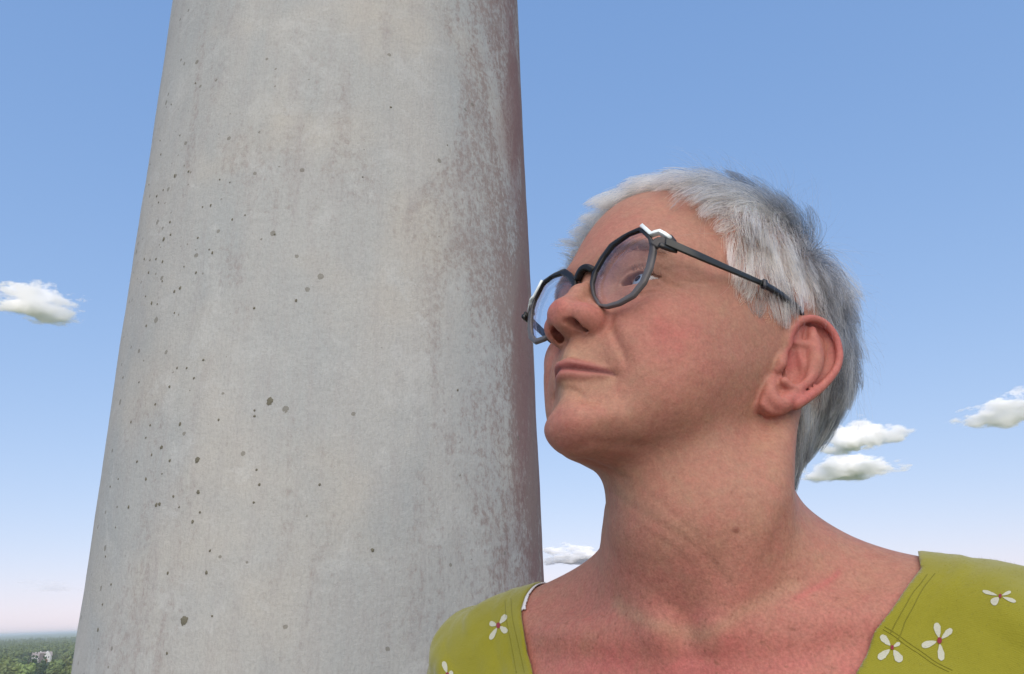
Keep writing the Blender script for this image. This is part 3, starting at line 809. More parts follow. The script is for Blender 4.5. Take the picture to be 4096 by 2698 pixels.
# loose locks falling on the forehead
_r = np.random.default_rng(17); _lk = []
for px, py, dx, n_ in ((2585, 735, 0.35, 60), (2640, 700, 0.25, 90), (2672, 712, 0.30, 90), (2745, 735, 0.2, 50), (2815, 770, 0.15, 70), (2850, 800, 0.1, 70), (2700, 715, 0.3, 60), (2885, 850, 0.05, 60)):
    p0 = cast(px, py)
    if p0 is None: continue
    for k in range(n_):
        r0 = p0 + _r.normal(size=3) * 2.2; q_ = np.linspace(0, 1, 9)[:, None]
        L_ = _r.uniform(14, 25); hh = _r.uniform(5, 11)
        dv = np.array([dx - 0.3, 0.45, -0.85]) + _r.normal(size=3) * 0.10; dv /= np.linalg.norm(dv)
        c_ = r0 * (1 - 0.5 * q_) + p0 * 0.5 * q_ + dv * L_ * q_ + np.array([0, 0.75, 0.6]) * hh * np.sin(np.pi * np.minimum(q_ * 0.8 + 0.12, 1))
        d_ = skull_d(c_); n2_ = unit(grad(skull_d, c_)); c_ = c_ + n2_ * np.maximum(1.5 - d_, 0)[:, None]
        _lk.append(c_)
_lk = np.array(_lk); S = np.vstack([S, _lk]); sh = np.r_[sh, _r.uniform(0, 0.25, len(_lk))]; rad = np.r_[rad, np.full(len(_lk), 0.11)]
def off_ear(S):                                 # keep strands from lying on the ear
    A = S * np.where(S[..., :1] < 0, np.array([-1.0, 1, 1]), 1.0); q = (A - EO).reshape(-1, 3)
    L_ = np.stack([q @ EA, q @ EB, q @ EN], 1); near = (np.abs(q) < 60).all(1) & (L_[:, 2] > -5)
    bad = np.zeros(len(q), bool); i = np.where(near)[0]
    bad[i] = poly_sd(L_[i, :2].astype(np.float32), EAR_OUT) < 0.5
    return ~bad.reshape(S.shape[:2]).any(1)
_ok = off_ear(S); S, sh, rad = S[_ok], sh[_ok], rad[_ok]
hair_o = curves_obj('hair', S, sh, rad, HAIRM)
# stray hairs standing off the back of the head
_r = np.random.default_rng(21)
_cand = _msk[(np.abs(_th[_msk]) < 150) & (_th[_msk] > 40) & (_ph[_msk] > 5)]
_ro = BV[_r.choice(_cand, 420)]
S2 = strands(_ro, 10, _r.uniform(22, 52, 420), hair_dims(_ro)[1] * _r.uniform(0.9, 1.75, 420), _r.normal(size=(420, 3)) * 1.1, 0.5, 1.4)
curves_obj('stray_hair', S2, _r.uniform(0.0, 0.7, 420), np.full(420, 0.06), HAIRM, 0.3)
# eyebrows and lashes
BROWM = hair_material('brow_hair', [(0.0, (0.09, 0.045, 0.03)), (1.0, (0.20, 0.115, 0.08))])
LASHM = hair_material('lash_hair', [(0.0, (0.04, 0.025, 0.02)), (1.0, (0.1, 0.06, 0.05))])
def brow():
    r_ = np.random.default_rng(5); out = []
    c = catmull([(15, 92, 35), (22, 91, 37.5), (30, 88, 39.5), (37, 84, 39.5), (43, 78, 37.5)], 10)
    for s_ in (1, -1):
        for k in range(900):
            t = r_.beta(1.3, 1.5) * (len(c) - 1.01); i = int(t); p = c[i] + (c[i + 1] - c[i]) * (t - i)
            tg = unit((c[min(i + 2, len(c) - 1)] - c[max(i - 1, 0)])[None])[0]
            p = p + np.array([0, 0, 1.0]) * r_.normal() * 2.2 * (1 - 0.5 * t / len(c))
            p = p * np.array([s_, 1, 1]); tg = tg * np.array([s_, 1, 1])
            h = HBVH.find_nearest(Vector(p)); p = np.array(h[0]); n_ = np.array(h[1])
            if n_[1] < 0: n_ = -n_
            d = tg + np.array([0, 0, 0.6 - 0.8 * t / len(c)]) + r_.normal(size=3) * 0.15 + n_ * 0.05; d /= np.linalg.norm(d)
            L = r_.uniform(4, 7.5)
            out.append([p + d * L * q + n_ * (0.2 + 0.35 * math.sin(q * 2.4)) for q in np.linspace(0, 1, 5)])
    out = np.array(out); curves_obj('eyebrow', out, r_.uniform(0, 1, len(out)), np.full(len(out), 0.12), BROWM)
    la = []
    for s_ in (1, -1):
        for k in range(120):
            u = r_.uniform(-0.85, 0.97); up = k < 80
            e = max(0, 1 - u * u); e *= 1 - 0.8 * min(1, max(0, (u - 0.3) / 0.7)); zz = (4.9 * e ** 0.7 if up else -4.0 * e ** 0.75) - 0.5 * u
            q = np.array([0.6 + u * 12.2, 0, zz]); q[1] = math.sqrt(max(13.4 ** 2 - q[0] ** 2 - q[2] ** 2, 4)) * 0.98
            p = EYE + q; d = np.array([u * 0.5, 1.0, 0.35 if up else -0.45]); d /= np.linalg.norm(d)
            L = r_.uniform(4, 6.5) if up else r_.uniform(2, 3.5)
            la.append([(p + d * L * t + np.array([0, 0, (2.2 if up else -0.6) * t * t])) * np.array([s_, 1, 1]) for t in np.linspace(0, 1, 5)])
    la = np.array(la); curves_obj('eyelash', la, np.zeros(len(la)), np.full(len(la), 0.085), LASHM, 0.2)
brow()
print('hair', time.time() - _t)
# ------------------------------------------------------------------ eyeglasses (worn, so a thing of their own)
z2 = lambda p: [(2080 + x * 700 / 1689, 850 + y * 700 / 1689) for x, y in p]
z5 = lambda p: [(2200 + x * 1300 / 2380, 600 + y * 1300 / 2380) for x, y in p]
def on_lens(px, py):                            # pixel -> the slightly curved plane of the lenses
    a, b = U(px, py, 300.0), U(px, py, 600.0); lo, hi = 0.0, 1.0
    g = lambda t: (a + (b - a) * t)[1] - (95 + 0.085 * (a + (b - a) * t)[2] - 0.0011 * (a + (b - a) * t)[0] ** 2)
    for _ in range(50):
        m = (lo + hi) / 2
        if g(lo) * g(m) <= 0: hi = m
        else: lo = m
    return a + (b - a) * lo
R_OUT = np.array([on_lens(*p) for p in z2([(1165, 138), (1000, 216), (868, 300), (770, 436), (692, 575), (673, 690), (690, 800), (748, 912), (832, 937), (965, 903), (1105, 828), (1222, 690), (1290, 540), (1328, 375), (1318, 305), (1272, 235)])])
R_IN = np.array([on_lens(*p) for p in z2([(1162, 196), (1050, 232), (915, 335), (825, 450), (748, 585), (717, 695), (730, 795), (788, 888), (850, 886), (950, 856), (1075, 780), (1160, 665), (1212, 525), (1250, 345), (1240, 272)])])
def ring(pts, n, cen):                          # resample by angle in the x-z plane
    q_ = np.vstack([pts, pts[:1]]); c = np.vstack([q_[i] + (q_[i + 1] - q_[i]) * t for i in range(len(pts)) for t in (0, 0.25, 0.5, 0.75)])
    a = np.arctan2(c[:, 2] - cen[2], c[:, 0] - cen[0]); o = np.argsort(a); a = a[o]; c = c[o]
    t = np.linspace(-np.pi, np.pi, n, endpoint=False)
    ae = np.r_[a - 2 * np.pi, a, a + 2 * np.pi]; ce = np.vstack([c, c, c])
    return np.stack([np.interp(t, ae, ce[:, k]) for k in range(3)], 1)
RC = R_IN.mean(0); NR = 120
OUTR, INR = ring(R_OUT, NR, RC), ring(R_IN, NR, RC)
def frame_material():
    m = NT('smoky_acetate'); s = m.n('SeparateXYZ'); m.l(m.n('TexCoord').outputs['Object'], s.inputs[0])
    f = m.attr('grad').outputs['Fac']
    c = m.ramp(m.math('ADD', f, m.math('MULTIPLY', m.math('SUBTRACT', m.noise(m.n('TexCoord').outputs['Object'], 300, 3), 0.5), 0.25)), [(0.0, (0.11, 0.10, 0.10)), (0.5, (0.045, 0.042, 0.044)), (0.95, (0.014, 0.013, 0.014))])
    m.l(c, m.b.inputs['Base Color']); m.b.inputs['Roughness'].default_value = 0.24
    m.b.inputs['IOR'].default_value = 1.49
    m.b.inputs['Specular IOR Level'].default_value = 0.28
    return m.m
FRM = frame_material()
BLK = simple('black_metal', (0.012, 0.014, 0.012), 0.42, 0.0, 0.5)
TIPM = simple('black_rubber', (0.012, 0.013, 0.018), 0.35)
WHT = simple('white_enamel', (0.80, 0.86, 0.86), 0.3)
STEEL = simple('hinge_steel', (0.05, 0.05, 0.05), 0.3, 0.8)
glasses = empty('eyeglasses', h2w(np.array([0, 97, 25.0])))
GM = Matrix.Translation(-Vector(glasses.location))
def gobj(o, parent=None):
    o.parent = parent or glasses
    if parent is None: o.matrix_parent_inverse = GM
    return o
def add_grad(o, V):
    at = o.data.attributes.new('grad', 'FLOAT', 'POINT')
    at.data.foreach_set('value', np.clip((V[:, 2] + 4 - 0.55 * np.clip(np.abs(V[:, 0]) - 22, 0, 30)) / 30, 0, 1).astype(np.float32)); return o
def sweep_loop(rings, closed=True):             # rings: list of (n,3) loops -> quads between successive loops
    n = len(rings[0]); V = np.vstack(rings); F = []
    m = len(rings)
    for r in range(m if closed else m - 1):
        a, b = r * n, ((r + 1) % m) * n
        for i in range(n): j = (i + 1) % n; F.append((a + i, a + j, b + j, b + i))
    return V, F
def tube_mesh(pts, w, h, up, n=16, sq=4.0):     # rounded-rectangle bar along points; w,h per point (half sizes)
    P = np.asarray(pts, float); V = []; F = []; m = len(P)
    w = np.broadcast_to(w, m); h = np.broadcast_to(h, m)
    for k in range(m):
        t = unit((P[min(k + 1, m - 1)] - P[max(k - 1, 0)])[None])[0]
        x = np.cross(t, up); x /= np.linalg.norm(x); y = np.cross(x, t)
        for i in range(n):
            a = 2 * np.pi * i / n; c, s = math.cos(a), math.sin(a)
            V.append(P[k] + x * w[k] * np.sign(c) * abs(c) ** (2 / sq) + y * h[k] * np.sign(s) * abs(s) ** (2 / sq))
    for k in range(m - 1):
        for i in range(n): j = (i + 1) % n; F.append((k * n + i, k * n + j, (k + 1) * n + j, (k + 1) * n + i))
    F.append(tuple(range(n))[::-1]); F.append(tuple(range((m - 1) * n, m * n)))
    return np.array(V), F
MX = np.array([-1, 1, 1.0])
def mir(F, s): return F if s > 0 else [tuple(reversed(f)) for f in F]
LENSM = NT('lens_glass'); LENSM.t.nodes.remove(LENSM.b)
_tr = LENSM.n('BsdfTransparent'); _tr.inputs[0].default_value = (0.985, 0.98, 0.985, 1)
_gl = LENSM.n('BsdfGlossy'); _gl.inputs['Color'].default_value = (0.93, 0.92, 1.0, 1); _gl.inputs['Roughness'].default_value = 0.015
_lw = LENSM.n('LayerWeight'); _lw.inputs[0].default_value = 0.5
_mx = LENSM.n('MixShader'); LENSM.l(LENSM.math('MULTIPLY_ADD', LENSM.math('POWER', _lw.outputs['Facing'], 4.0), 0.8, 0.018), _mx.inputs[0]); LENSM.l(_tr.outputs[0], _mx.inputs[1]); LENSM.l(_gl.outputs[0], _mx.inputs[2]); LENSM.l(_mx.outputs[0], LENSM.out.inputs['Surface'])
EDGEM = NT('lens_edge'); EDGEM.t.nodes.remove(EDGEM.b)
_a = EDGEM.n('BsdfTransparent'); _a.inputs[0].default_value = (0.86, 0.85, 0.93, 1); _b = EDGEM.n('BsdfGlossy'); _b.inputs['Roughness'].default_value = 0.12; _b.inputs['Color'].default_value = (0.8, 0.8, 0.95, 1)
_m2 = EDGEM.n('MixShader'); _m2.inputs[0].default_value = 0.35; EDGEM.l(_a.outputs[0], _m2.inputs[1]); EDGEM.l(_b.outputs[0], _m2.inputs[2]); EDGEM.l(_m2.outputs[0], EDGEM.out.inputs['Surface'])
for s_ in (1, -1):
    M_ = np.array([s_, 1, 1.0]); Y_ = np.array([0, 1.0, 0])
    mid = (OUTR + INR) / 2; ro = (OUTR - mid) * 0.74
    loops = [mid + ro * 0.72 + Y_ * 1.1, mid + ro * 0.9 + Y_ * 0.8, mid + ro * 0.92 - Y_ * 1.0, mid + ro * 0.7 - Y_ * 1.5, mid - ro * 0.7 - Y_ * 1.5, mid - ro * 0.95 - Y_ * 1.0, mid - ro * 0.95 + Y_ * 0.8, mid - ro * 0.72 + Y_ * 1.3]
    V, F = sweep_loop(loops); V = V * M_
    add_grad(gobj(mesh_obj('rim', h2w(V), mir(F, s_), FRM)), V)
    # lens: front and back surfaces and the ground edge
    lo = mid - ro * 0.9; cen = lo.mean(0); rings_f, rings_b = [], []
    for q in (1.0, 0.75, 0.5, 0.25, 0.02):
        p = cen + (lo - cen) * q
        rings_f.append(p + Y_ * (0.6 + 1.6 * (1 - q * q))); rings_b.append(p - Y_ * (2.6 - 2.6 * (1 - q * q) + 0.2))
    for R in (rings_f, rings_b):                # keep the curve smooth in depth
        for p in R: p[:, 1] += cen[1] - p[:, 1] + (p[:, 2] - cen[2]) * 0.085 - 0.0011 * (p[:, 0] ** 2 - cen[0] ** 2) + 0
    for q, p in zip((1.0, 0.75, 0.5, 0.25, 0.02), rings_f): p[:, 1] += 0.4 + 1.6 * (1 - q * q)
    for q, p in zip((1.0, 0.75, 0.5, 0.25, 0.02), rings_b): p[:, 1] -= 3.0 - 2.6 * (1 - q * q)
    V, F = sweep_loop(rings_f, False); n = NR
    Vb, Fb = sweep_loop(rings_b, False)
    F.append(tuple(range(4 * n, 5 * n)))
    Fb = [tuple(reversed(f)) for f in Fb] + [tuple(reversed(range(4 * n, 5 * n)))]
    Va = np.vstack([V, Vb]) * M_; Fa = F + [tuple(i + len(V) for i in f) for f in Fb]
    lens = gobj(mesh_obj('lens', h2w(Va), mir(Fa, s_), LENSM.m))
    V, F = sweep_loop([rings_f[0], rings_b[0]], False)
    gobj(mesh_obj('lens_edge', h2w(V * M_), mir(F, s_), EDGEM.m), lens).matrix_parent_inverse = Matrix()
    # end piece, white corner accent, hinge, temple
    ep = [on_lens(*p) for p in z2([(1290, 330), (1330, 275), (1375, 262)])]
    ep = [ep[0], ep[1] - Y_ * 1.0, ep[2] - Y_ * 3.0, np.array([59.8, 87.5, 31.5])]
    V, F = tube_mesh(catmull(ep, 4), np.linspace(1.7, 1.3, 13), np.linspace(2.8, 2.8, 13), np.array([0, 0.2, 1.0])); V = V * M_
    add_grad(gobj(mesh_obj('end_piece', h2w(V), mir(F, s_), FRM)), V)
    wp = [on_lens(*p) for p in z2([(1180, 135), (1228, 178), (1272, 216), (1302, 204), (1338, 184), (1372, 198), (1408, 222)])]
    for k in (4, 5, 6): wp[k] = wp[k] - Y_ * (0.8, 2.2, 3.8)[k - 4]
    V, F = tube_mesh(np.array(wp), 1.7, 1.15, np.array([0, 0, 1.0]), 16, 9); V = V * M_
    gobj(mesh_obj('corner_accent', h2w(V), mir(F, s_), WHT))
    t0 = UX(*z5([(848, 672)])[0], 60.0); t1 = UX(*z5([(1580, 990)])[0], 78.5)
    tp = [t0 + (t1 - t0) * q for q in (0, 0.33, 0.66, 1.0)]
    V, F = tube_mesh(np.array(tp), 0.8, np.array([2.7, 2.5, 1.9, 1.5]), np.array([0, 0, 1.0]), 12, 8); V = V * M_
    temple = gobj(mesh_obj('temple', h2w(V), mir(F, s_), BLK))
    e1 = UX(*z5([(1700, 1070)])[0], 79.5); e2 = UX(*z5([(1842, 1198)])[0], 78.8)
    tips = catmull([t1 - (t1 - t0) * 0.03, e1, e2, e2 + np.array([-7.5, -6, -6.0]), e2 + np.array([-12, -14, -26.0])], 6)
    V, F = tube_mesh(tips, np.linspace(1.6, 1.5, len(tips)), np.linspace(2.1, 2.6, len(tips)), np.array([0, 0, 1.0]), 12, 3); V = V * M_
    gobj(mesh_obj('temple_tip', h2w(V), mir(F, s_), TIPM), temple).matrix_parent_inverse = Matrix()
    V, F = tube_mesh(np.array([t1 + (t1 - t0) * -0.035, t1]), 2.0, 2.9, np.array([0, 0, 1.0]), 12, 4); V = V * M_
    gobj(mesh_obj('temple_collar', h2w(V), mir(F, s_), TIPM), temple).matrix_parent_inverse = Matrix()
    hb = t0 + np.array([-1.4, 0, -3.0]); hd = (t1 - t0) / np.linalg.norm(t1 - t0)
    V, F = tube_mesh(np.array([hb - hd * 2.5, hb, hb + hd * 5, hb + hd * 9]), np.array([1.2, 1.4, 1.2, .7]), np.array([1.4, 1.7, 1.3, .6]), np.array([0, 0, 1.0]), 12, 3); V = V * M_
    gobj(mesh_obj('hinge', h2w(V), mir(F, s_), STEEL), temple).matrix_parent_inverse = Matrix()
bx = OUTR[np.argmin(OUTR[:, 0])][0]
bp = catmull([(bx + 2.0, 96.5, 27.5), (bx * 0.6, 98.3, 30.5), (0, 98.8, 31.3), (-bx * 0.6, 98.3, 30.5), (-bx - 2.0, 96.5, 27.5)], 5)
V, F = tube_mesh(bp, 2.4, 2.3, np.array([0, 0.3, 1.0]), 16, 3)
add_grad(gobj(mesh_obj('bridge', h2w(V), F, FRM)), V)
setp(glasses, 'angular smoky grey eyeglasses with white corner accents worn by the person', 'eyeglasses')
# ------------------------------------------------------------------ clothing
# neckline edges in trunk coordinates, from the pixels where cloth meets skin
def edge_pts(pts): return trunk(pxcurve(pts))
EL = edge_pts([(3685, 2275), (3633, 2342), (3572, 2434), (3500, 2527), (3469, 2619), (3428, 2690)])
ER = edge_pts([(2112, 2385), (2095, 2434), (2103, 2517), (2118, 2609), (2143, 2690)])
print('EL', EL.round().tolist(), 'ER', ER.round().tolist())
def edge_a(E, c):
    o = np.argsort(E[:, 2]); return np.interp(c, E[o, 2], E[o, 0])
CB = min(EL[:, 2].min(), ER[:, 2].min()) - 45.0              # bottom of the square neckline, below the frame
def neck_g(tk):                                 # > 0 on the cloth side of the neckline (about millimetres)
    a, b, c = tk[:, 0], tk[:, 1], tk[:, 2]
    gl = (a - edge_a(EL, c)) * 0.93; gr = (edge_a(ER, c) - a) * 0.97
    front = smax(smax(gl, gr, 1.0), CB - c, 6.0)
    back = smax(smax(gl, gr, 1.0), 20 - c, 6.0)
    return np.where(b > -30, front, back)
def wave(P, s, seed): return hash_noise(P, s, seed)[:, 0]
def shirt_sdf(P):
    P = np.asarray(P, np.float32)
    d = body(np.full(len(P), 999.0, np.float32), P)
    t = trunk(P)
    d = smin(d, rcone(P, T(NL * .6, -8, -200), T(NL * .5, -18, -520), 118, 128), 40)
    g = neck_g(t)
    wr = 2.2 * wave(P, 0.018, 31) + 0.9 * wave(P, 0.05, 33)
    tw = t @ np.array([0.55, 0.35, 0.75]); wr = wr + 2.4 * np.sin(tw * 0.17 + 1.5 * wave(P, 0.02, 35)) * np.exp(-((np.abs(t[:, 0]) - 165) / 50) ** 2)
    off = 2.0 + np.clip(g / 60, 0, 1) * (0.2 + wr) + 1.0 * (1 - ss(g, 20.0, 23.0)) * ss(g, -1, 2)
    off = np.maximum(off, 1.9)
    for gg, dep in ((20.5, 0.5), (13.0, 0.5)): off = off - dep * np.exp(-((g - gg) / 0.9) ** 2)
    return d - off
SV, SQ = mesh_field(lambda P: np.maximum(shirt_sdf(P), -500 - (P - SM) @ TU_), (-330, -330, -640), (330, 200, 40), 4.0)
SV, SQ = split_quads(project(shirt_sdf, SV, 1, 3), SQ)
_k = SQ[(neck_g(trunk(SV))[SQ] > -3).any(1)]
_u, _inv = np.unique(_k, return_inverse=True); SV = SV[_u]; SQ = _inv.reshape(-1, 4)
_near = (SV @ TU_ > (SM @ TU_ - 190))
SV[_near] = project(shirt_sdf, SV[_near], 2, 2)
SV, SQ = SV, SQ[(neck_g(trunk(SV))[SQ] > 0).sum(1) >= 2]
_u, _inv = np.unique(SQ, return_inverse=True); SV = SV[_u]; SQ = _inv.reshape(-1, 4)
# slide the open border on to the neckline
e = np.concatenate([SQ[:, [0, 1]], SQ[:, [1, 2]], SQ[:, [2, 3]], SQ[:, [3, 0]]]); e.sort(1)
_key, _cnt = np.unique(e[:, 0] * (len(SV) + 1) + e[:, 1], return_counts=True)
bd = np.unique(np.r_[_key[_cnt == 1] // (len(SV) + 1), _key[_cnt == 1] % (len(SV) + 1)])
def snap(V, i, f, lim):
    for _ in range(3):
        p = V[i]; g = f(p); gr = grad(f, p, 0.8)
        V[i] = p - gr * np.clip(g / np.maximum((gr * gr).sum(1), 0.1), -lim, lim)[:, None]
    return V
_gb = neck_g(trunk(SV[bd])); bd = bd[np.abs(_gb) < 8]
SV = snap(SV, bd, lambda P: neck_g(trunk(P)), 3.0)
print('shirt', len(SV), time.time() - _t)
def cloth_material(name, c1, c2, wscale=1.0):
    m = NT(name); co = m.n('TexCoord').outputs['Object']
    n = m.noise(co, 60, 5, 0.6); fz = m.noise(co, 1400, 2, 0.6)
    c = m.mix(n, c1, c2); c = m.mix(m.math('MULTIPLY', fz, 0.35), c, m.mix(1.0, c, (0.7, 0.72, 0.6), 'MULTIPLY'))
    m.l(c, m.b.inputs['Base Color']); m.b.inputs['Roughness'].default_value = 0.9
    m.b.inputs['Specular IOR Level'].default_value = 0.15; m.b.inputs['Sheen Weight'].default_value = 0.35; m.b.inputs['Sheen Roughness'].default_value = 0.5
    w1 = m.n('TexWave', wave_type='BANDS', bands_direction='DIAGONAL'); w1.inputs['Scale'].default_value = 420; w1.inputs['Distortion'].default_value = 3.0; m.l(co, w1.inputs['Vector'])
    h = m.math('ADD', m.math('MULTIPLY', w1.outputs[1], 0.18), m.math('MULTIPLY', fz, 0.8))
    h = m.math('ADD', h, m.math('MULTIPLY', m.noise(co, 220, 3, 0.6), 0.8))
    m.l(m.bump(h, 0.5, 0.0006), m.b.inputs['Normal']); return m.m
LIME = cloth_material('lime_jersey', (0.215, 0.20, 0.013), (0.27, 0.25, 0.02))
PETAL = cloth_material('white_print', (0.42, 0.42, 0.34), (0.50, 0.50, 0.41))
HEART = cloth_material('red_print', (0.20, 0.02, 0.035), (0.25, 0.03, 0.05))
shirt = pobj(mesh_obj('shirt', h2w(SV), SQ, LIME))
shirt['label'] = 'lime green top with a wide neckline and printed white flowers'
sd = shirt.modifiers.new('thickness', 'SOLIDIFY'); sd.thickness = 0.0018; sd.offset = -1
SBVH = tri_bvh(SV, SQ)
# white strap of an undershirt showing at the far shoulder
def strap_region(t): return (t[:, 0] > edge_a(ER, t[:, 2]) - 6) & (t[:, 0] < edge_a(ER, t[:, 2]) + 2.6) & (t[:, 2] > ER[:, 2].max() - 10) & (t[:, 1] > -30)
_sb = np.where(strap_region(trunk(BV)))[0]
if len(_sb):
    mk = np.zeros(len(BV), bool); mk[_sb] = True
    q_ = BQ[mk[BQ].all(1)]; _u, _inv = np.unique(q_, return_inverse=True)
    v_ = BV[_u]; g_ = grad(body_sdf, v_); v_ = v_ + 0.9 * g_ / np.linalg.norm(g_, axis=1)[:, None]
    so_ = pobj(mesh_obj('undershirt_strap', h2w(v_), _inv.reshape(-1, 4), cloth_material('white_jersey', (0.62, 0.63, 0.70), (0.7, 0.71, 0.78))))
    sd = so_.modifiers.new('thickness', 'SOLIDIFY'); sd.thickness = 0.0008; sd.offset = 1
# printed flowers, each petal its own piece of print on the cloth
z8 = lambda x, y: (3400 + x * 696 / 2380, 2250 + y * 696 / 2380)
z6f = lambda x, y: (1650 + x * 1.02773, 1900 + y * 1.02773)
def print_patch(outline, mat, off):             # outline: (n,2) pixels round a centre (fan with rings)
    c = outline.mean(0); n = len(outline); V = []; F = []
    for q in (1.0, 0.66, 0.33):
        for p in c + (outline - c) * q:
            h = cast(*p, SBVH, off)
            if h is None: return None
            V.append(h)
    h = cast(*c, SBVH, off)
    if h is None: return None
    V.append(h)
    V = np.array(V)
    if np.ptp(np.linalg.norm(V - CAMH, axis=1)) > 45: return None
    for r in range(2):
        for i in range(n): j = (i + 1) % n; F.append((r * n + i, r * n + j, (r + 1) * n + j, (r + 1) * n + i))
    for i in range(n): F.append((2 * n + i, 2 * n + (i + 1) % n, 3 * n))
    me = mesh_obj('petal', h2w(V), F, mat)
    return me
def petal(base, tip, wd, n=22):
    base, tip = np.array(base, float), np.array(tip, float); ax = tip - base; L = np.linalg.norm(ax); ax /= L; nx = np.array([-ax[1], ax[0]])
    out = []
    for k in range(n):
        a = 2 * np.pi * k / n; u = 0.5 - 0.5 * math.cos(a); s = math.sin(a)
        jg = 1 + 0.05 * math.sin(k * 2.3 + base[0]) + 0.04 * math.sin(k * 4.1 + tip[1])
        out.append(base + ax * L * u * (0.97 + 0.03 * jg) + nx * s * wd * 0.5 * (0.45 + 0.75 * u) * 0.98 * jg)
    return np.array(out)
FLOWERS = [
 (z8, (1225, 1075), [((1180, 830), 108), ((1395, 915), 95), ((978, 1150), 108), ((1255, 1350), 105)]),
 (z8, (575, 1170), [((420, 1000), 105), ((680, 1105), 60), ((385, 1325), 112), ((700, 1365), 125)]),
 (z8, (2055, 468), [((1812, 396), 58), ((2200, 405), 52), ((1940, 575), 118), ((2268, 545), 62)]),
 (z8, (596, 476), [((806, 392), 68), ((735, 632), 100)]),
 (z6f, (335, 587), [((300, 578), 24), ((366, 546), 24), ((369, 614), 27), ((302, 642), 22)]),
 (z6f, (137, 780), [((121, 727), 22), ((158, 768), 20), ((100, 810), 20), ((160, 815), 20)]),
]
for zf, cxy, pts in FLOWERS:
    ce = np.array(zf(*cxy)); k0 = abs(zf(1, 0)[0] - zf(0, 0)[0])
    root_f = None
    for tip, wd in pts:
        tp = np.array(zf(*tip)); o = print_patch(petal(ce + (tp - ce) * 0.17, tp, wd * k0), PETAL, 0.25)
        if o is None: continue
        o.parent = shirt; o.name = 'flower_petal'
    hs = min(wd for _, wd in pts) * k0 * 0.42 + 4
    diamond = ce + np.array([(math.cos(a) * hs * 0.62, math.sin(a) * hs * 0.85) for a in np.linspace(0, 2 * np.pi, 12, endpoint=False)])
    if zf(596, 476)[0] != ce[0]:
        o = print_patch(diamond, HEART, 0.45)
        if o: o.parent = shirt; o.name = 'flower_centre'
# seams and twin stitching, thin threads sunk in the cloth
THREAD = cloth_material('olive_thread', (0.15, 0.14, 0.01), (0.18, 0.17, 0.013))
def seam(pts, wd, off=0.12):
    c = catmull(np.array([(x, y, 0.0) for x, y in pts]), 10)[:, :2]
    P = [cast(*p, SBVH, off) for p in c]; P = np.array([p for p in P if p is not None])
    if len(P) < 4: return
    t = np.gradient(P, axis=0); n_ = unit(CAMH - P); sdv = unit(np.cross(t, n_)) * wd
    V = np.vstack([P - sdv, P + n_ * 0.15, P + sdv]); m = len(P)
    F = [(r * m + i, r * m + i + 1, (r + 1) * m + i + 1, (r + 1) * m + i) for r in range(2) for i in range(m - 1)]
    o = mesh_obj('seam', h2w(V), F, THREAD); o.parent = shirt
for L_ in ([(1060, 165), (960, 300), (860, 420), (760, 590), (640, 800), (555, 965)], [(1165, 155), (1020, 330), (930, 480), (860, 620), (760, 800), (690, 990), (640, 1070)], [(450, 920), (600, 1010), (760, 1135), (950, 1260), (1150, 1400), (1350, 1500)], [(470, 880), (640, 985), (800, 1105), (985, 1230), (1180, 1370), (1400, 1480)]):
    seam([z8(*p) for p in L_], 0.22)
for L_ in ([(360, 490), (366, 560), (383, 650), (405, 770)], [(383, 480), (390, 560), (410, 650), (436, 770)]):
    seam([z6f(*p) for p in L_], 0.22)
# trousers and shoes carry the figure down to the floor (below the frame)
DENIM = cloth_material('blue_denim', (0.05, 0.07, 0.12), (0.07, 0.09, 0.15)); SHOE = simple('shoe_leather', (0.08, 0.06, 0.05), 0.6)
hipw = h2w(T(0, -15, -470)[None])[0]; tlw = h2w((SM + TL * 100)[None])[0] - h2w(SM[None])[0]; tlw[2] = 0; tlw /= np.linalg.norm(tlw)
fww = np.array([-tlw[1], tlw[0], 0.0]); fww = fww if fww[1] < 0 else -fww
def loft_rings(rows, n=28):
    V, F = [], []
    for c, ra, rb in rows:
        for i in range(n):
            a = 2 * np.pi * i / n; V.append(np.array(c) + tlw * ra * math.cos(a) + fww * rb * math.sin(a))
    for r in range(len(rows) - 1):
        for i in range(n): j = (i + 1) % n; F.append((r * n + i, r * n + j, (r + 1) * n + j, (r + 1) * n + i))
    F.append(tuple(range(n))[::-1]); F.append(tuple(range((len(rows) - 1) * n, len(rows) * n)))
    return np.array(V), F
HZ = hipw[2]; bm = bmesh.new()
Vs, Fs = [], []
rows = [((hipw[0], hipw[1], HZ + 0.09), 0.155, 0.115), ((hipw[0], hipw[1], HZ), 0.17, 0.13), ((hipw[0], hipw[1], HZ - 0.10), 0.178, 0.135)]
V, F = loft_rings(rows); Vs.append(V); Fs += F; nv = len(V)
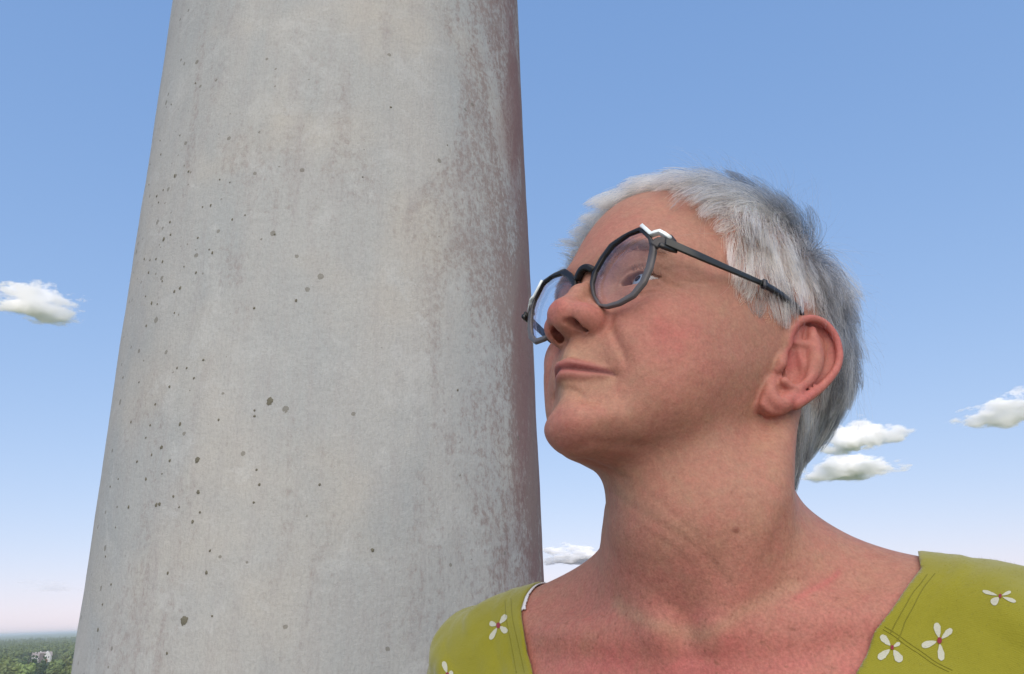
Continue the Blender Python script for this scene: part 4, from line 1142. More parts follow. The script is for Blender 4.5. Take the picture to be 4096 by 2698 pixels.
for s_ in (-1, 1):
    b = hipw + tlw * 0.085 * s_
    rows = [((b[0], b[1], HZ - 0.05), 0.09, 0.12), ((b[0], b[1], HZ - 0.25), 0.085, 0.095), ((b[0] + tlw[0] * 0.01 * s_, b[1], 0.45), 0.065, 0.07), ((b[0], b[1], 0.25), 0.062, 0.068), ((b[0], b[1], 0.06), 0.05, 0.055)]
    V, F = loft_rings(rows); Vs.append(V); Fs += [tuple(i + nv for i in f) for f in F]; nv += len(V)
    sh_ = []
    for k, (dx, w_, h_) in enumerate([(-0.07, 0.028, 0.05), (-0.05, 0.036, 0.07), (0.0, 0.04, 0.075), (0.07, 0.045, 0.055), (0.13, 0.042, 0.04), (0.165, 0.02, 0.03)]):
        c = b + fww * dx
        sh_.append([np.array([c[0], c[1], 0]) + tlw * w_ * math.cos(a) + np.array([0, 0, h_ * max(0, math.sin(a) * 0.9 + 0.1) if math.sin(a) > -0.1 else 0.0]) for a in np.linspace(0, 2 * np.pi, 16, endpoint=False)])
    V = np.vstack(sh_); F = [(r * 16 + i, r * 16 + (i + 1) % 16, (r + 1) * 16 + (i + 1) % 16, (r + 1) * 16 + i) for r in range(5) for i in range(16)] + [tuple(range(16))[::-1], tuple(range(80, 96))]
    pobj(mesh_obj('shoe', V, F, SHOE))
pobj(mesh_obj('trousers', np.vstack(Vs), Fs, DENIM))
setp(person, 'person with short grey hair and lime green flowered top gazing up to the left', 'person')
# loose fibres that soften the edge of the jersey
_rf = np.random.default_rng(44); _vis = np.where((trunk(SV)[:, 2] > -130) & (neck_g(trunk(SV)) > 2))[0]
_fr = SV[_rf.choice(_vis, 16000)] + _rf.normal(size=(16000, 3)) * 0.6
_fn = unit(grad(shirt_sdf, _fr)); _fr = _fr - _fn * shirt_sdf(_fr)[:, None]
_fd = unit(_fn + _rf.normal(size=_fr.shape) * 0.9); _fL = _rf.uniform(0.5, 1.5, len(_fr))[:, None]
_fs = np.stack([_fr, _fr + _fd * _fL * 0.5, _fr + _fd * _fL * 0.9 + _rf.normal(size=_fr.shape) * 0.25], 1)
fz_ = curves_obj('fabric_fuzz', _fs, np.zeros(len(_fr)), np.full(len(_fr), 0.03), LIME, 0.6)
fz_.parent = shirt; fz_.matrix_parent_inverse = Matrix()
print('clothes', time.time() - _t)
# ------------------------------------------------------------------ terrace and column
def noise3(P, s, seed, oct=4):
    r_ = np.random.default_rng(seed); out = np.zeros(len(P))
    for o in range(oct):
        for k in range(4):
            v = r_.normal(size=3); v /= np.linalg.norm(v)
            out += np.sin(P @ v * s * (1.9 ** o) * r_.uniform(0.7, 1.3) + r_.uniform(0, 6.28)) * 0.5 ** o
    return out / 4
GROUND_Z = -25.0
def edge_az(pts): return np.mean([math.atan2(raydir(*p)[0], raydir(*p)[1]) for p in pts])
AZL = edge_az([(690, 0), (560, 900), (420, 1800), (285, 2690)]); AZR = edge_az([(2070, 0), (2110, 900), (2150, 1700), (2178, 2330)])
PD = 1.30; PA = (AZR - AZL) / 2; PAZ = (AZR + AZL) / 2
PR = PD * math.sin(PA); PC = np.array([PD * math.sin(PAZ), PD * math.cos(PAZ)])
print('pillar', np.degrees([AZL, AZR]), PR, PC)
def plaster():
    m = NT('weathered_plaster'); co = m.n('TexCoord').outputs['Object']
    s = m.n('SeparateXYZ'); m.l(co, s.inputs[0])
    ang = m.math('ARCTAN2', s.outputs[1], s.outputs[0])       # round the shaft
    cyl = m.n('CombineXYZ'); m.l(m.math('MULTIPLY', ang, PR), cyl.inputs[0]); m.l(s.outputs[2], cyl.inputs[1]); cv = cyl.outputs[0]
    mp = m.n('Mapping'); mp.inputs['Scale'].default_value = (1.0, 0.09, 1.0); m.l(cv, mp.inputs['Vector']); sv = mp.outputs[0]
    mp2 = m.n('Mapping'); mp2.inputs['Scale'].default_value = (1.0, 0.35, 1.0); m.l(cv, mp2.inputs['Vector'])
    big = m.noise(mp2.outputs[0], 5.0, 5, 0.6, 0.5); mid = m.noise(cv, 34, 6, 0.65); fin = m.noise(cv, 240, 4, 0.65); stre = m.noise(sv, 75, 5, 0.65)
    grain = m.noise(cv, 700, 2, 0.6)
    c = m.mix(m.ramp(big, [(0.35, (0, 0, 0)), (0.65, (1, 1, 1))]), (0.36, 0.377, 0.374), (0.422, 0.417, 0.394))
    wm = m.ramp(m.noise(cv, 4.2, 3, 0.5), [(0.50, (0, 0, 0)), (0.68, (1, 1, 1))])
    c = m.mix(m.math('MULTIPLY', wm, 0.5), c, (0.47, 0.435, 0.375))
    c = m.mix(m.math('MULTIPLY', m.ramp(stre, [(0.46, (0, 0, 0)), (0.72, (1, 1, 1))]), 0.32), c, (0.33, 0.305, 0.30))
    wash = m.ramp(m.noise(mp2.outputs[0], 9, 6, 0.7, 1.2), [(0.54, (0, 0, 0)), (0.66, (1, 1, 1))])
    c = m.mix(m.math('MULTIPLY', wash, 0.35), c, (0.32, 0.295, 0.29))
    pale = m.ramp(m.noise(cv, 13, 5, 0.65, 1.0), [(0.55, (0, 0, 0)), (0.64, (1, 1, 1))])
    c = m.mix(m.math('MULTIPLY', pale, 0.30), c, (0.50, 0.512, 0.50))
    mp3 = m.n('Mapping'); mp3.inputs['Scale'].default_value = (1.0, 0.7, 1.0); m.l(cv, mp3.inputs['Vector'])
    # grey-brown mottling, growing to the weathered flank (angle is measured on the shaft itself)
    fl = m.n('MapRange'); fl.inputs['From Min'].default_value = A_STAIN0; fl.inputs['From Max'].default_value = A_STAIN1; m.l(ang, fl.inputs['Value']); fl = fl.outputs[0]
    mot = m.math('ADD', m.math('MULTIPLY', m.noise(mp3.outputs[0], 110, 9, 0.8, 0.3), 0.55), m.math('MULTIPLY', m.noise(mp2.outputs[0], 9, 5, 0.65, 0.8), 0.45))
    amt = m.math('SUBTRACT', m.math('ADD', mot, m.math('MULTIPLY', fl, 0.125)), 0.535)
    st = m.ramp(m.math('MULTIPLY', amt, 12.0), [(0.0, (0, 0, 0)), (1.0, (1, 1, 1))])
    c = m.mix(m.math('MULTIPLY', st, m.math('MULTIPLY_ADD', fl, 0.62, 0.32)), c, (0.215, 0.148, 0.130))
    rust = m.math('MULTIPLY', m.ramp(m.math('ADD', m.noise(mp2.outputs[0], 6.5, 5, 0.65, 0.8), m.math('MULTIPLY', fl, 0.17)), [(0.58, (0, 0, 0)), (0.76, (1, 1, 1))]), m.ramp(fl, [(0.45, (0, 0, 0)), (0.9, (1, 1, 1))]))
    c = m.mix(m.math('MULTIPLY', rust, 0.85), c, (0.205, 0.112, 0.105))
    c = m.mix(m.math('MULTIPLY', m.ramp(fl, [(0.35, (0, 0, 0)), (1.0, (1, 1, 1))]), 0.12), c, (0.32, 0.26, 0.25))
    c = m.mix(0.38, c, m.ramp(m.noise(mp2.outputs[0], 330, 3, 0.7), [(0.34, (0.70, 0.70, 0.71)), (0.55, (1, 1, 1)), (0.75, (1.05, 1.05, 1.05))]), 'MULTIPLY')
    # small dark lichen specks, thick on the near-left flank
    v = m.n('TexVoronoi'); v.inputs['Scale'].default_value = 60; v.inputs['Randomness'].default_value = 1.0; m.l(cv, v.inputs['Vector'])
    vs_ = m.n('SeparateColor'); m.l(v.outputs['Color'], vs_.inputs[0])
    ll = m.n('MapRange'); ll.inputs['From Min'].default_value = A_LICH0; ll.inputs['From Max'].default_value = A_LICH1; m.l(ang, ll.inputs['Value'])
    pres = m.math('GREATER_THAN', m.math('ADD', vs_.outputs[0], m.math('MULTIPLY', ll.outputs[0], 0.46)), 0.925)
    rad = m.math('MULTIPLY_ADD', m.math('POWER', vs_.outputs[1], 2.5), 0.20, 0.09)
    dd = m.math('ADD', v.outputs['Distance'], m.math('MULTIPLY', m.math('SUBTRACT', fin, 0.5), 0.24))
    sp = m.math('MULTIPLY', pres, m.math('LESS_THAN', dd, rad))
    c = m.mix(m.math('MULTIPLY', sp, 0.6), c, (0.14, 0.13, 0.10))
    m.l(c, m.b.inputs['Base Color']); m.b.inputs['Roughness'].default_value = 0.88; m.b.inputs['Specular IOR Level'].default_value = 0.2
    h = m.math('ADD', m.math('MULTIPLY', mid, 1.2), m.math('ADD', m.math('MULTIPLY', fin, 0.8), m.math('MULTIPLY', stre, 0.7)))
    h = m.math('SUBTRACT', h, m.math('MULTIPLY', st, 0.25))
    m.l(m.bump(h, 0.28, 0.004), m.b.inputs['Normal']); return m.m
# shaft angles (atan2 in the column's own frame): the edge seen at left / right of the photograph
_bear = math.atan2(-PC[1], -PC[0])                             # towards the camera
A_C = _bear
A_STAIN0, A_STAIN1 = A_C + 0.30, A_C + 1.05                    # right-hand flank
A_LICH0, A_LICH1 = A_C - 0.10, A_C - 1.25                      # left-hand flank
PTOP = 3.3
na, nz = 360, 330
aa = np.linspace(0, 2 * np.pi, na, endpoint=False); zz_ = np.linspace(0.0, PTOP, nz)
AA, Zg = np.meshgrid(aa, zz_)
Pn = np.stack([np.cos(AA).ravel() * PR, np.sin(AA).ravel() * PR, Zg.ravel()], 1)
rr = PR + 0.0012 * noise3(Pn, 9, 3) + 0.0007 * noise3(Pn, 40, 4, 3)
Vp = np.stack([np.cos(AA).ravel() * rr, np.sin(AA).ravel() * rr, Zg.ravel()], 1)
i0 = np.arange(na); Fp = np.concatenate([np.stack([k * na + i0, k * na + (i0 + 1) % na, (k + 1) * na + (i0 + 1) % na, (k + 1) * na + i0], 1) for k in range(nz - 1)])
column = empty('column', (PC[0], PC[1], 0))
PLAST = plaster()
shaft = mesh_obj('shaft', Vp, Fp, PLAST, column)
setp(column, 'weathered pale plaster column with brown stained flank and dark lichen spots', 'column')
def disc_ring(rows, n=72):
    V, F = [], []
    for r, z in rows:
        V += [(r * math.cos(2 * math.pi * i / n), r * math.sin(2 * math.pi * i / n), z) for i in range(n)]
    for k in range(len(rows) - 1):
        F += [(k * n + i, k * n + (i + 1) % n, (k + 1) * n + (i + 1) % n, (k + 1) * n + i) for i in range(n)]
    F += [tuple(range(n))[::-1], tuple(range((len(rows) - 1) * n, len(rows) * n))]
    return np.array(V), F
V, F = disc_ring([(PR + 0.06, 0.0), (PR + 0.06, 0.10), (PR + 0.03, 0.13), (PR + 0.01, 0.16), (PR - 0.02, 0.16)])
mesh_obj('base_ring', V, F, PLAST, column)
V, F = disc_ring([(PR - 0.02, PTOP - 0.1), (PR + 0.02, PTOP - 0.1), (PR + 0.03, PTOP - 0.06), (PR + 0.08, PTOP), (PR + 0.08, PTOP + 0.09)])
mesh_obj('capital', V, F, PLAST, column)
# larger lichen patches where the photograph shows them
def LM(c):
    m = NT('lichen'); co = m.n('TexCoord').outputs['Object']
    n = m.noise(co, 500, 4, 0.7); m.l(m.mix(n, (c[0] * .6, c[1] * .6, c[2] * .6), (c[0] * 1.5, c[1] * 1.5, c[2] * 1.5)), m.b.inputs['Base Color'])
    m.b.inputs['Roughness'].default_value = 0.95; m.l(m.bump(n, 0.6, 0.001), m.b.inputs['Normal']); return m.m
LICH = LM((0.135, 0.128, 0.095))
def on_shaft(px, py):
    d = raydir(px, py); o = CAMPOS[:2] - PC; dx = d[:2]
    A = dx @ dx; B = o @ dx; Cc = o @ o - PR * PR; q = B * B - A * Cc
    if q < 0: return None
    t = (-B - math.sqrt(q)) / A; p = CAMPOS + d * t
    return math.atan2(p[1] - PC[1], p[0] - PC[0]), p[2]
zA = lambda L: [(250 + x * 2000 / 2323, y * 2000 / 2323, r) for x, y, r in L]
zB = lambda L: [(250 + x * 2000 / 2326, 1350 + y * 2000 / 2326, r) for x, y, r in L]
SPOTS = zA([(617, 387, 5), (506, 487, 5), (546, 630, 5), (522, 818, 7), (585, 798, 6), (730, 835, 5), (778, 848, 4), (440, 913, 7), (470, 885, 5), (448, 942, 5), (650, 962, 4), (687, 953, 5), (788, 1020, 5), (848, 1000, 4), (501, 1033, 6), (503, 1092, 6), (471, 1113, 9), (629, 1106, 6), (682, 1160, 4), (696, 1176, 5), (986, 1090, 5), (381, 1205, 6), (408, 1210, 5), (436, 1205, 7), (466, 1217, 7), (401, 1268, 6), (566, 1240, 4), (621, 1268, 5), (466, 1308, 5), (522, 1356, 7), (548, 1340, 8), (416, 1410, 8), (388, 1378, 4), (443, 1415, 5), (890, 1432, 5), (390, 1515, 6), (521, 1455, 5), (1085, 1397, 6), (460, 720, 6), (456, 655, 4), (408, 765, 4), (404, 860, 4), (1525, 500, 5), (1788, 676, 4), (1395, 822, 4)])
SPOTS += zB([(283, 187, 5), (533, 143, 5), (578, 143, 5), (655, 105, 6), (611, 190, 5), (498, 230, 6), (355, 209, 5), (432, 312, 5), (320, 395, 6), (408, 409, 5), (547, 404, 8), (388, 467, 4), (460, 512, 9), (415, 547, 5), (348, 579, 6), (499, 574, 5), (627, 570, 10), (388, 660, 7), (463, 635, 4), (630, 720, 8), (514, 740, 5), (435, 780, 8), (450, 776, 7), (309, 790, 7), (604, 858, 7), (638, 814, 6), (541, 790, 4), (964, 297, 13), (893, 340, 4), (893, 367, 6), (915, 685, 6), (889, 768, 5), (902, 616, 4), (726, 384, 5), (250, 885, 4), (686, 993, 4), (489, 1097, 6), (669, 1095, 6), (228, 1150, 5), (188, 1243, 5), (566, 1318, 14), (168, 1360, 7), (696, 1297, 4), (486, 1470, 5), (204, 1020, 4), (227, 695, 4), (263, 660, 4), (1443, 990, 7), (1840, 245, 5), (1196, 685, 5)])
_r = np.random.default_rng(9)
for px, py, r in SPOTS:
    h = on_shaft(px, py)
    if h is None: continue
    rm = r / 2326 * 2000 / FPX * 1.05 * _r.uniform(0.85, 1.1); n = 28
    ph = _r.uniform(0, 6.28, 4); V = []; el = _r.uniform(1.0, 1.35)
    for q in (1.0, 0.55):
        for i in range(n):
            t = 2 * math.pi * i / n
            k = q * rm * (1 + 0.09 * math.sin(2 * t + ph[0]) + 0.07 * math.sin(3 * t + ph[1]) + 0.08 * math.sin(5 * t + ph[2]) + 0.09 * math.sin(8 * t + ph[3]))
            V.append((h[0] + k * math.cos(t) / PR, h[1] + k * math.sin(t) * el))
    V.append(h); V = np.array(V); P1 = np.stack([np.cos(V[:, 0]) * PR, np.sin(V[:, 0]) * PR, V[:, 1]], 1)
    RB = PR + 0.0012 * noise3(P1, 9, 3) + 0.0007 * noise3(P1, 40, 4, 3) + np.r_[np.full(n, 0.0003), np.full(n, 0.0008), 0.0010]
    V = np.stack([np.cos(V[:, 0]) * RB, np.sin(V[:, 0]) * RB, V[:, 1]], 1)
    F = [(i, (i + 1) % n, n + (i + 1) % n, n + i) for i in range(n)] + [(n + i, n + (i + 1) % n, 2 * n) for i in range(n)]
    mesh_obj('lichen_patch', np.array(V), F, LICH, column)
# terrace floor the person and the column stand on
def concrete():
    m = NT('terrace_concrete'); co = m.n('TexCoord').outputs['Object']
    c = m.mix(m.noise(co, 2.5, 6, 0.65), (0.30, 0.29, 0.27), (0.40, 0.39, 0.37)); c = m.mix(0.5, c, m.ramp(m.noise(co, 90, 4), [(0.3, (0.8, 0.8, 0.8)), (0.7, (1.05, 1.05, 1.05))]), 'MULTIPLY')
    m.l(c, m.b.inputs['Base Color']); m.b.inputs['Roughness'].default_value = 0.9
    m.l(m.bump(m.noise(co, 60, 5), 0.3, 0.004), m.b.inputs['Normal']); return m.m
V, F = disc_ring([(3.0, -0.6), (3.0, -0.02), (2.98, 0.0)], 96)
o = mesh_obj('terrace_floor', V + np.array([0, -0.6, 0]), F, concrete(), smooth=False); setp(o, 'round concrete terrace floor under person and column', None, kind='structure')
V, F = disc_ring([(2.7, GROUND_Z - 1), (2.55, -10), (2.5, -1.2), (2.9, -0.62)], 64)
o = mesh_obj('tower_shaft', V + np.array([0, -0.6, 0]), F, PLAST); setp(o, 'tall pale plaster tower carrying the terrace', 'tower')
# ------------------------------------------------------------------ landscape
def ground_mat():
    m = NT('forest_floor'); co = m.n('TexCoord').outputs['Object']
    c = m.mix(m.noise(co, 0.004, 6, 0.6), (0.035, 0.055, 0.022), (0.075, 0.095, 0.04)); c = m.mix(m.ramp(m.noise(co, 0.0012, 4), [(0.55, (0, 0, 0)), (0.62, (1, 1, 1))]), c, (0.16, 0.15, 0.06))
    m.l(c, m.b.inputs['Base Color']); m.b.inputs['Roughness'].default_value = 1.0; m.b.inputs['Specular IOR Level'].default_value = 0.0; return m.m
rg = [0, 300, 450, 700, 1000, 1500, 2200, 3200, 4500, 6500, 9000, 12000]; n = 144; V = [(0, 0, GROUND_Z)]; F = []
for r in rg[1:]:
    for i in range(n):
        a = 2 * math.pi * i / n; V.append((r * math.sin(a), r * math.cos(a), GROUND_Z + max(0, r - 4000) / 8000 * 16))
F += [(0, 1 + (i + 1) % n, 1 + i) for i in range(n)]
for k in range(len(rg) - 2): F += [(1 + k * n + i, 1 + k * n + (i + 1) % n, 1 + (k + 1) * n + (i + 1) % n, 1 + (k + 1) * n + i) for i in range(n)]
o = mesh_obj('ground', np.array(V, float), F, ground_mat()); setp(o, kind='structure')
def leaf_mat(name, c1, c2):
    m = NT(name); co = m.n('TexCoord').outputs['Object']; oi = m.n('ObjectInfo')
    c = m.mix(m.noise(co, 0.9, 4, 0.7), c1, c2)
    hv = m.n('HueSaturation'); m.l(c, hv.inputs['Color']); m.l(m.math('MULTIPLY_ADD', oi.outputs['Random'], 0.6, 0.7), hv.inputs['Value']); m.l(m.math('MULTIPLY_ADD', oi.outputs['Random'], 0.03, 0.485), hv.inputs['Hue'])
    m.l(hv.outputs[0], m.b.inputs['Base Color']); m.b.inputs['Roughness'].default_value = 0.8; m.b.inputs['Specular IOR Level'].default_value = 0.1; return m.m
DECID = leaf_mat('deciduous_leaves', (0.11, 0.15, 0.045), (0.23, 0.27, 0.095)); CONIF = leaf_mat('conifer_needles', (0.04, 0.07, 0.035), (0.085, 0.125, 0.06)); WILLOW = leaf_mat('pale_leaves', (0.13, 0.17, 0.06), (0.20, 0.24, 0.10))
BARK = simple('bark', (0.08, 0.065, 0.05), 0.95)
def crown_mesh(kind, r_, nleaf=420):
    V, F = [], []
    blobs = []
    if kind == 'conifer':
        for k in range(9): t = k / 8; blobs += [(r_.normal() * 0.25 * (1 - t), r_.normal() * 0.25 * (1 - t), 2.5 + 11.5 * t, 2.5 * (1 - t) + 0.35)]
    else:
        for k in range(13): a = r_.uniform(0, 6.28); q = r_.uniform(0.3, 1) ** 0.6; z = r_.uniform(-1, 1); blobs.append((math.cos(a) * 2.7 * q * math.sqrt(1 - z * z * .7), math.sin(a) * 2.7 * q * math.sqrt(1 - z * z * .7), 7.4 + 3.4 * z, r_.uniform(1.1, 1.9)))
    wts = np.array([b[3] ** 2 for b in blobs]); wts /= wts.sum()
    for k in range(nleaf):                      # leaf-clump faces spread through the crown
        b = blobs[r_.choice(len(blobs), p=wts)]
        d = r_.normal(size=3); d /= np.linalg.norm(d); rad = b[3] * r_.uniform(0.72, 1.08)
        p = np.array(b[:3]) + d * rad * np.array([1, 1, 0.9])
        nn = d + r_.normal(size=3) * 0.55; nn /= np.linalg.norm(nn); u = np.cross(nn, [0.1, 0.2, 1]); u /= np.linalg.norm(u); v = np.cross(nn, u); s = r_.uniform(0.35, 0.75) * (0.75 if kind == 'conifer' else 1)
        i = len(V); V += [p + u * s, p + v * s * 0.8, p - u * s * 0.9, p - v * s]; F.append((i, i + 1, i + 2, i + 3))
    for b in blobs:                             # dense hearts of the clumps
        i = len(V); q = b[3] * 0.72
        ico = [(0, 0, 1), (.89, 0, .45), (.28, .85, .45), (-.72, .53, .45), (-.72, -.53, .45), (.28, -.85, .45), (.72, .53, -.45), (-.28, .85, -.45), (-.89, 0, -.45), (-.28, -.85, -.45), (.72, -.53, -.45), (0, 0, -1)]
        V += [np.array(b[:3]) + np.array(c) * q for c in ico]
        for f in [(0, 1, 2), (0, 2, 3), (0, 3, 4), (0, 4, 5), (0, 5, 1), (1, 6, 2), (2, 7, 3), (3, 8, 4), (4, 9, 5), (5, 10, 1), (6, 7, 2), (7, 8, 3), (8, 9, 4), (9, 10, 5), (10, 6, 1), (11, 7, 6), (11, 8, 7), (11, 9, 8), (11, 10, 9), (11, 6, 10)]: F.append(tuple(i + q_ for q_ in f))
    return np.array(V), F
def trunk_mesh(h, r_):
    n = 7; V = []; rows = [(0, .28), (h * .4, .2), (h * .75, .12), (h, .04)]
    off = r_.normal(size=(4, 2)) * 0.12
    for (z, r), o_ in zip(rows, off): V += [(o_[0] + r * math.cos(2 * math.pi * i / n), o_[1] + r * math.sin(2 * math.pi * i / n), z) for i in range(n)]
    F = [(k * n + i, k * n + (i + 1) % n, (k + 1) * n + (i + 1) % n, (k + 1) * n + i) for k in range(3) for i in range(n)]
    for k in range(5):                          # limbs
        a = r_.uniform(0, 6.28); z = h * r_.uniform(.35, .7); i = len(V); L = r_.uniform(1.2, 2.2)
        for s, q in ((0.09, 0), (0.03, L)):
            V += [(math.cos(a) * q + s * math.cos(t) * -math.sin(a), math.sin(a) * q + s * math.cos(t) * math.cos(a), z + q * 0.7 + s * math.sin(t)) for t in (0, 2.1, 4.2)]
        F += [(i + j, i + (j + 1) % 3, i + 3 + (j + 1) % 3, i + 3 + j) for j in range(3)]
    return np.array(V), F
_r = np.random.default_rng(4)
PROTO = []
for kind, mat, lab, nv in (('broad', DECID, 'leafy green broadleaf tree', 3), ('conifer', CONIF, 'dark pointed conifer', 3), ('broad', WILLOW, 'pale green rounded broadleaf tree', 2)):
    for k in range(nv):
        V, F = crown_mesh(kind, _r); cm = mesh_obj('crown', V, F, mat, smooth=False)
        V, F = trunk_mesh(13 if kind == 'conifer' else 8.5, _r); tm = mesh_obj('trunk', V, F, BARK)
        PROTO.append((kind, lab, cm, tm))
def gpoint(px, py, z=GROUND_Z):
    d = raydir(px, py); t = (z - CAMPOS[2]) / d[2]; return CAMPOS + d * t
HOUSE = gpoint(162, 2676); FIELD = gpoint(207, 2684)
print('house at', HOUSE, np.linalg.norm(HOUSE[:2]), 'field', FIELD, np.linalg.norm(FIELD[:2]))
az0, az1 = math.atan2(*raydir(0, 2600)[:2]) - 0.05, math.atan2(*raydir(300, 2600)[:2]) + 0.06
hd, hz = np.linalg.norm(HOUSE[:2]), math.atan2(*HOUSE[:2]); fd, fz = np.linalg.norm(FIELD[:2]), math.atan2(*FIELD[:2])
trees = []; far_pts = []
d = 430.0
while d < 2600:
    sp = 7.5 if d < 900 else 7.5 + (d - 900) * 0.01
    a = az0 + _r.uniform(0, sp / d)
    while a < az1:
        dd = d + _r.uniform(-.5, .5) * sp; da = (a - hz) * d
        ok = not (abs(da) < 13 and hd - 95 < dd < hd + 14) and not (abs((a - fz) * d) < 7.5 and fd - 30 < dd < fd + 26)
        if ok: (trees if dd < 690 else far_pts).append((a, dd))
        a += sp / d * _r.uniform(0.75, 1.3)
    d += sp * 0.95
trees.sort(key=lambda t: t[1]); far_pts += trees[300:]; trees = trees[:300]
print('trees', len(trees), 'far', len(far_pts))
first = {}
for k, (a, dd) in enumerate(trees):
    u = _r.uniform(); kd = 0 if u < 0.45 else (1 if u < 0.75 else 2)
    j = [(_r.integers(0, 3)), 3 + _r.integers(0, 3), 6 + _r.integers(0, 2)][kd]
    kind, lab, cm, tm = PROTO[j]
    t = empty('conifer_tree' if kind == 'conifer' else 'broadleaf_tree', (dd * math.sin(a), dd * math.cos(a), GROUND_Z))
    t.rotation_euler = (0, 0, _r.uniform(0, 6.28)); s = _r.uniform(0.75, 1.3) * (0.5 if abs((a - hz) * dd) < 13 and dd > hd - 270 else 1); t.scale = (s * _r.uniform(.9, 1.15), s * _r.uniform(.9, 1.15), s)
    for src in (cm, tm):
        c = src.copy(); C.objects.link(c); c.parent = t
    setp(t, lab + ' in the wood below the tower', 'tree', {'leafy green broadleaf tree': 'green broadleaf trees of the wood', 'dark pointed conifer': 'conifers of the wood', 'pale green rounded broadleaf tree': 'pale broadleaf trees of the wood'}[lab])
protoV = [(np.array([v.co[:] for v in p[2].data.vertices]), [tuple(q.vertices) for q in p[2].data.polygons]) for p in PROTO]
# the far wood reads as one mass
VV, FF, nvv = [], [], 0
small = []
for k in range(4):
    V, F = crown_mesh('conifer' if k % 2 else 'broad', _r, 90); small.append((V, F))
for a, dd in far_pts:
    V, F = small[_r.integers(0, 4)]; s = _r.uniform(0.75, 1.35) * (0.5 if abs((a - hz) * dd) < 13 and hd - 270 < dd < hd else 1); ro = _r.uniform(0, 6.28)
    R2 = np.array([[math.cos(ro), -math.sin(ro), 0], [math.sin(ro), math.cos(ro), 0], [0, 0, 1]])
    VV.append(V @ R2.T * s + np.array([dd * math.sin(a), dd * math.cos(a), GROUND_Z + max(0, dd - 1800) * 0.002])); FF += [tuple(i + nvv for i in f) for f in F]; nvv += len(V)
def wood_mat():
    m = NT('far_wood'); co = m.n('TexCoord').outputs['Object']
    c = m.mix(m.noise(co, 0.09, 5, 0.7), (0.08, 0.115, 0.05), (0.20, 0.24, 0.10)); m.l(c, m.b.inputs['Base Color']); m.b.inputs['Roughness'].default_value = 0.9; m.b.inputs['Specular IOR Level'].default_value = 0.05; return m.m
WOOD = wood_mat()
o = mesh_obj('wood', np.vstack(VV), FF, WOOD, smooth=False); setp(o, 'mixed green wood stretching to the horizon', 'wood', kind='stuff')
# canopy of the distance, all round
ga, gr = [], []
na_, nr_ = 900, 130
rr_ = np.geomspace(330, 11500, nr_); Vc = []
_rc = np.random.default_rng(12)
for k, r in enumerate(rr_):
    a = np.linspace(0, 2 * np.pi, na_, endpoint=False); aw = (a + np.pi) % (2 * np.pi) - np.pi
    low = ((aw > az0 - 0.004) & (aw < az1 + 0.004) & (r < 2500)) | (k == 0)            # the single trees stand here
    z = GROUND_Z + np.where(low, 0.4, 8.0 + _rc.uniform(-1, 1, na_) * 3.2 + np.sin(a * 37 + k) * 1.0) + np.maximum(0, r - 2600) / 9000 * 17
    jr = r * (1 + _rc.uniform(-0.008, 0.008, na_) * (k > 0))
    Vc.append(np.stack([jr * np.sin(a), jr * np.cos(a), z], 1))
i0 = np.arange(na_); Fc = np.concatenate([np.stack([k * na_ + i0, k * na_ + (i0 + 1) % na_, (k + 1) * na_ + (i0 + 1) % na_, (k + 1) * na_ + i0], 1) for k in range(nr_ - 1)])
o = mesh_obj('distant_wood', np.vstack(Vc), Fc, WOOD, smooth=False); setp(o, 'far blue-green wooded plain along the horizon', 'wood', kind='stuff')
for p in PROTO:
    bpy.data.objects.remove(p[2]); bpy.data.objects.remove(p[3])
# clearing
def field_mat():
    m = NT('dry_grass'); co = m.n('TexCoord').outputs['Object']; m.l(m.mix(m.noise(co, 0.4, 5), (0.20, 0.19, 0.07), (0.30, 0.27, 0.12)), m.b.inputs['Base Color']); m.b.inputs['Roughness'].default_value = 1; return m.m
V = [(FIELD[0] + math.cos(t) * (9 + 2 * math.sin(3 * t)), FIELD[1] + math.sin(t) * (26 + 3 * math.cos(2 * t)), GROUND_Z + 0.05) for t in np.linspace(0, 2 * np.pi, 40, endpoint=False)]
o = mesh_obj('meadow', np.array(V), [tuple(range(40))], field_mat(), smooth=False); setp(o, kind='structure')
# white house among the trees, on a low rise
V = [(HOUSE[0], HOUSE[1], GROUND_Z + 4.8)]
for r, z in ((16, 4.7), (26, 3.4), (40, 1.2), (55, -0.2)): V += [(HOUSE[0] + r * math.cos(t), HOUSE[1] + r * math.sin(t), GROUND_Z + z) for t in np.linspace(0, 2 * np.pi, 32, endpoint=False)]
F = [(0, 1 + i, 1 + (i + 1) % 32) for i in range(32)] + [(1 + k * 32 + i, 1 + (k + 1) * 32 + i, 1 + (k + 1) * 32 + (i + 1) % 32, 1 + k * 32 + (i + 1) % 32) for k in range(3) for i in range(32)]
o = mesh_obj('knoll', np.array(V), F, bpy.data.materials['forest_floor']); setp(o, kind='structure')
house = empty('white_house', (HOUSE[0], HOUSE[1], GROUND_Z + 4.6)); house.rotation_euler = (0, 0, -hz + 0.16); house.scale = (0.74, 0.74, 0.74)
WALL = simple('white_render', (0.78, 0.77, 0.74), 0.85); ROOF = simple('dark_roof_sheet', (0.17, 0.14, 0.13), 0.8); ROOFW = simple('pale_roof_sheet', (0.62, 0.60, 0.58), 0.6); ROOFB = simple('grey_roof_sheet', (0.33, 0.28, 0.26), 0.7); BRK = simple('orange_brick', (0.42, 0.20, 0.11), 0.9); PANE = simple('window_glass', (0.03, 0.035, 0.04), 0.1); FRW = simple('window_frame_white', (0.7, 0.7, 0.7), 0.6)
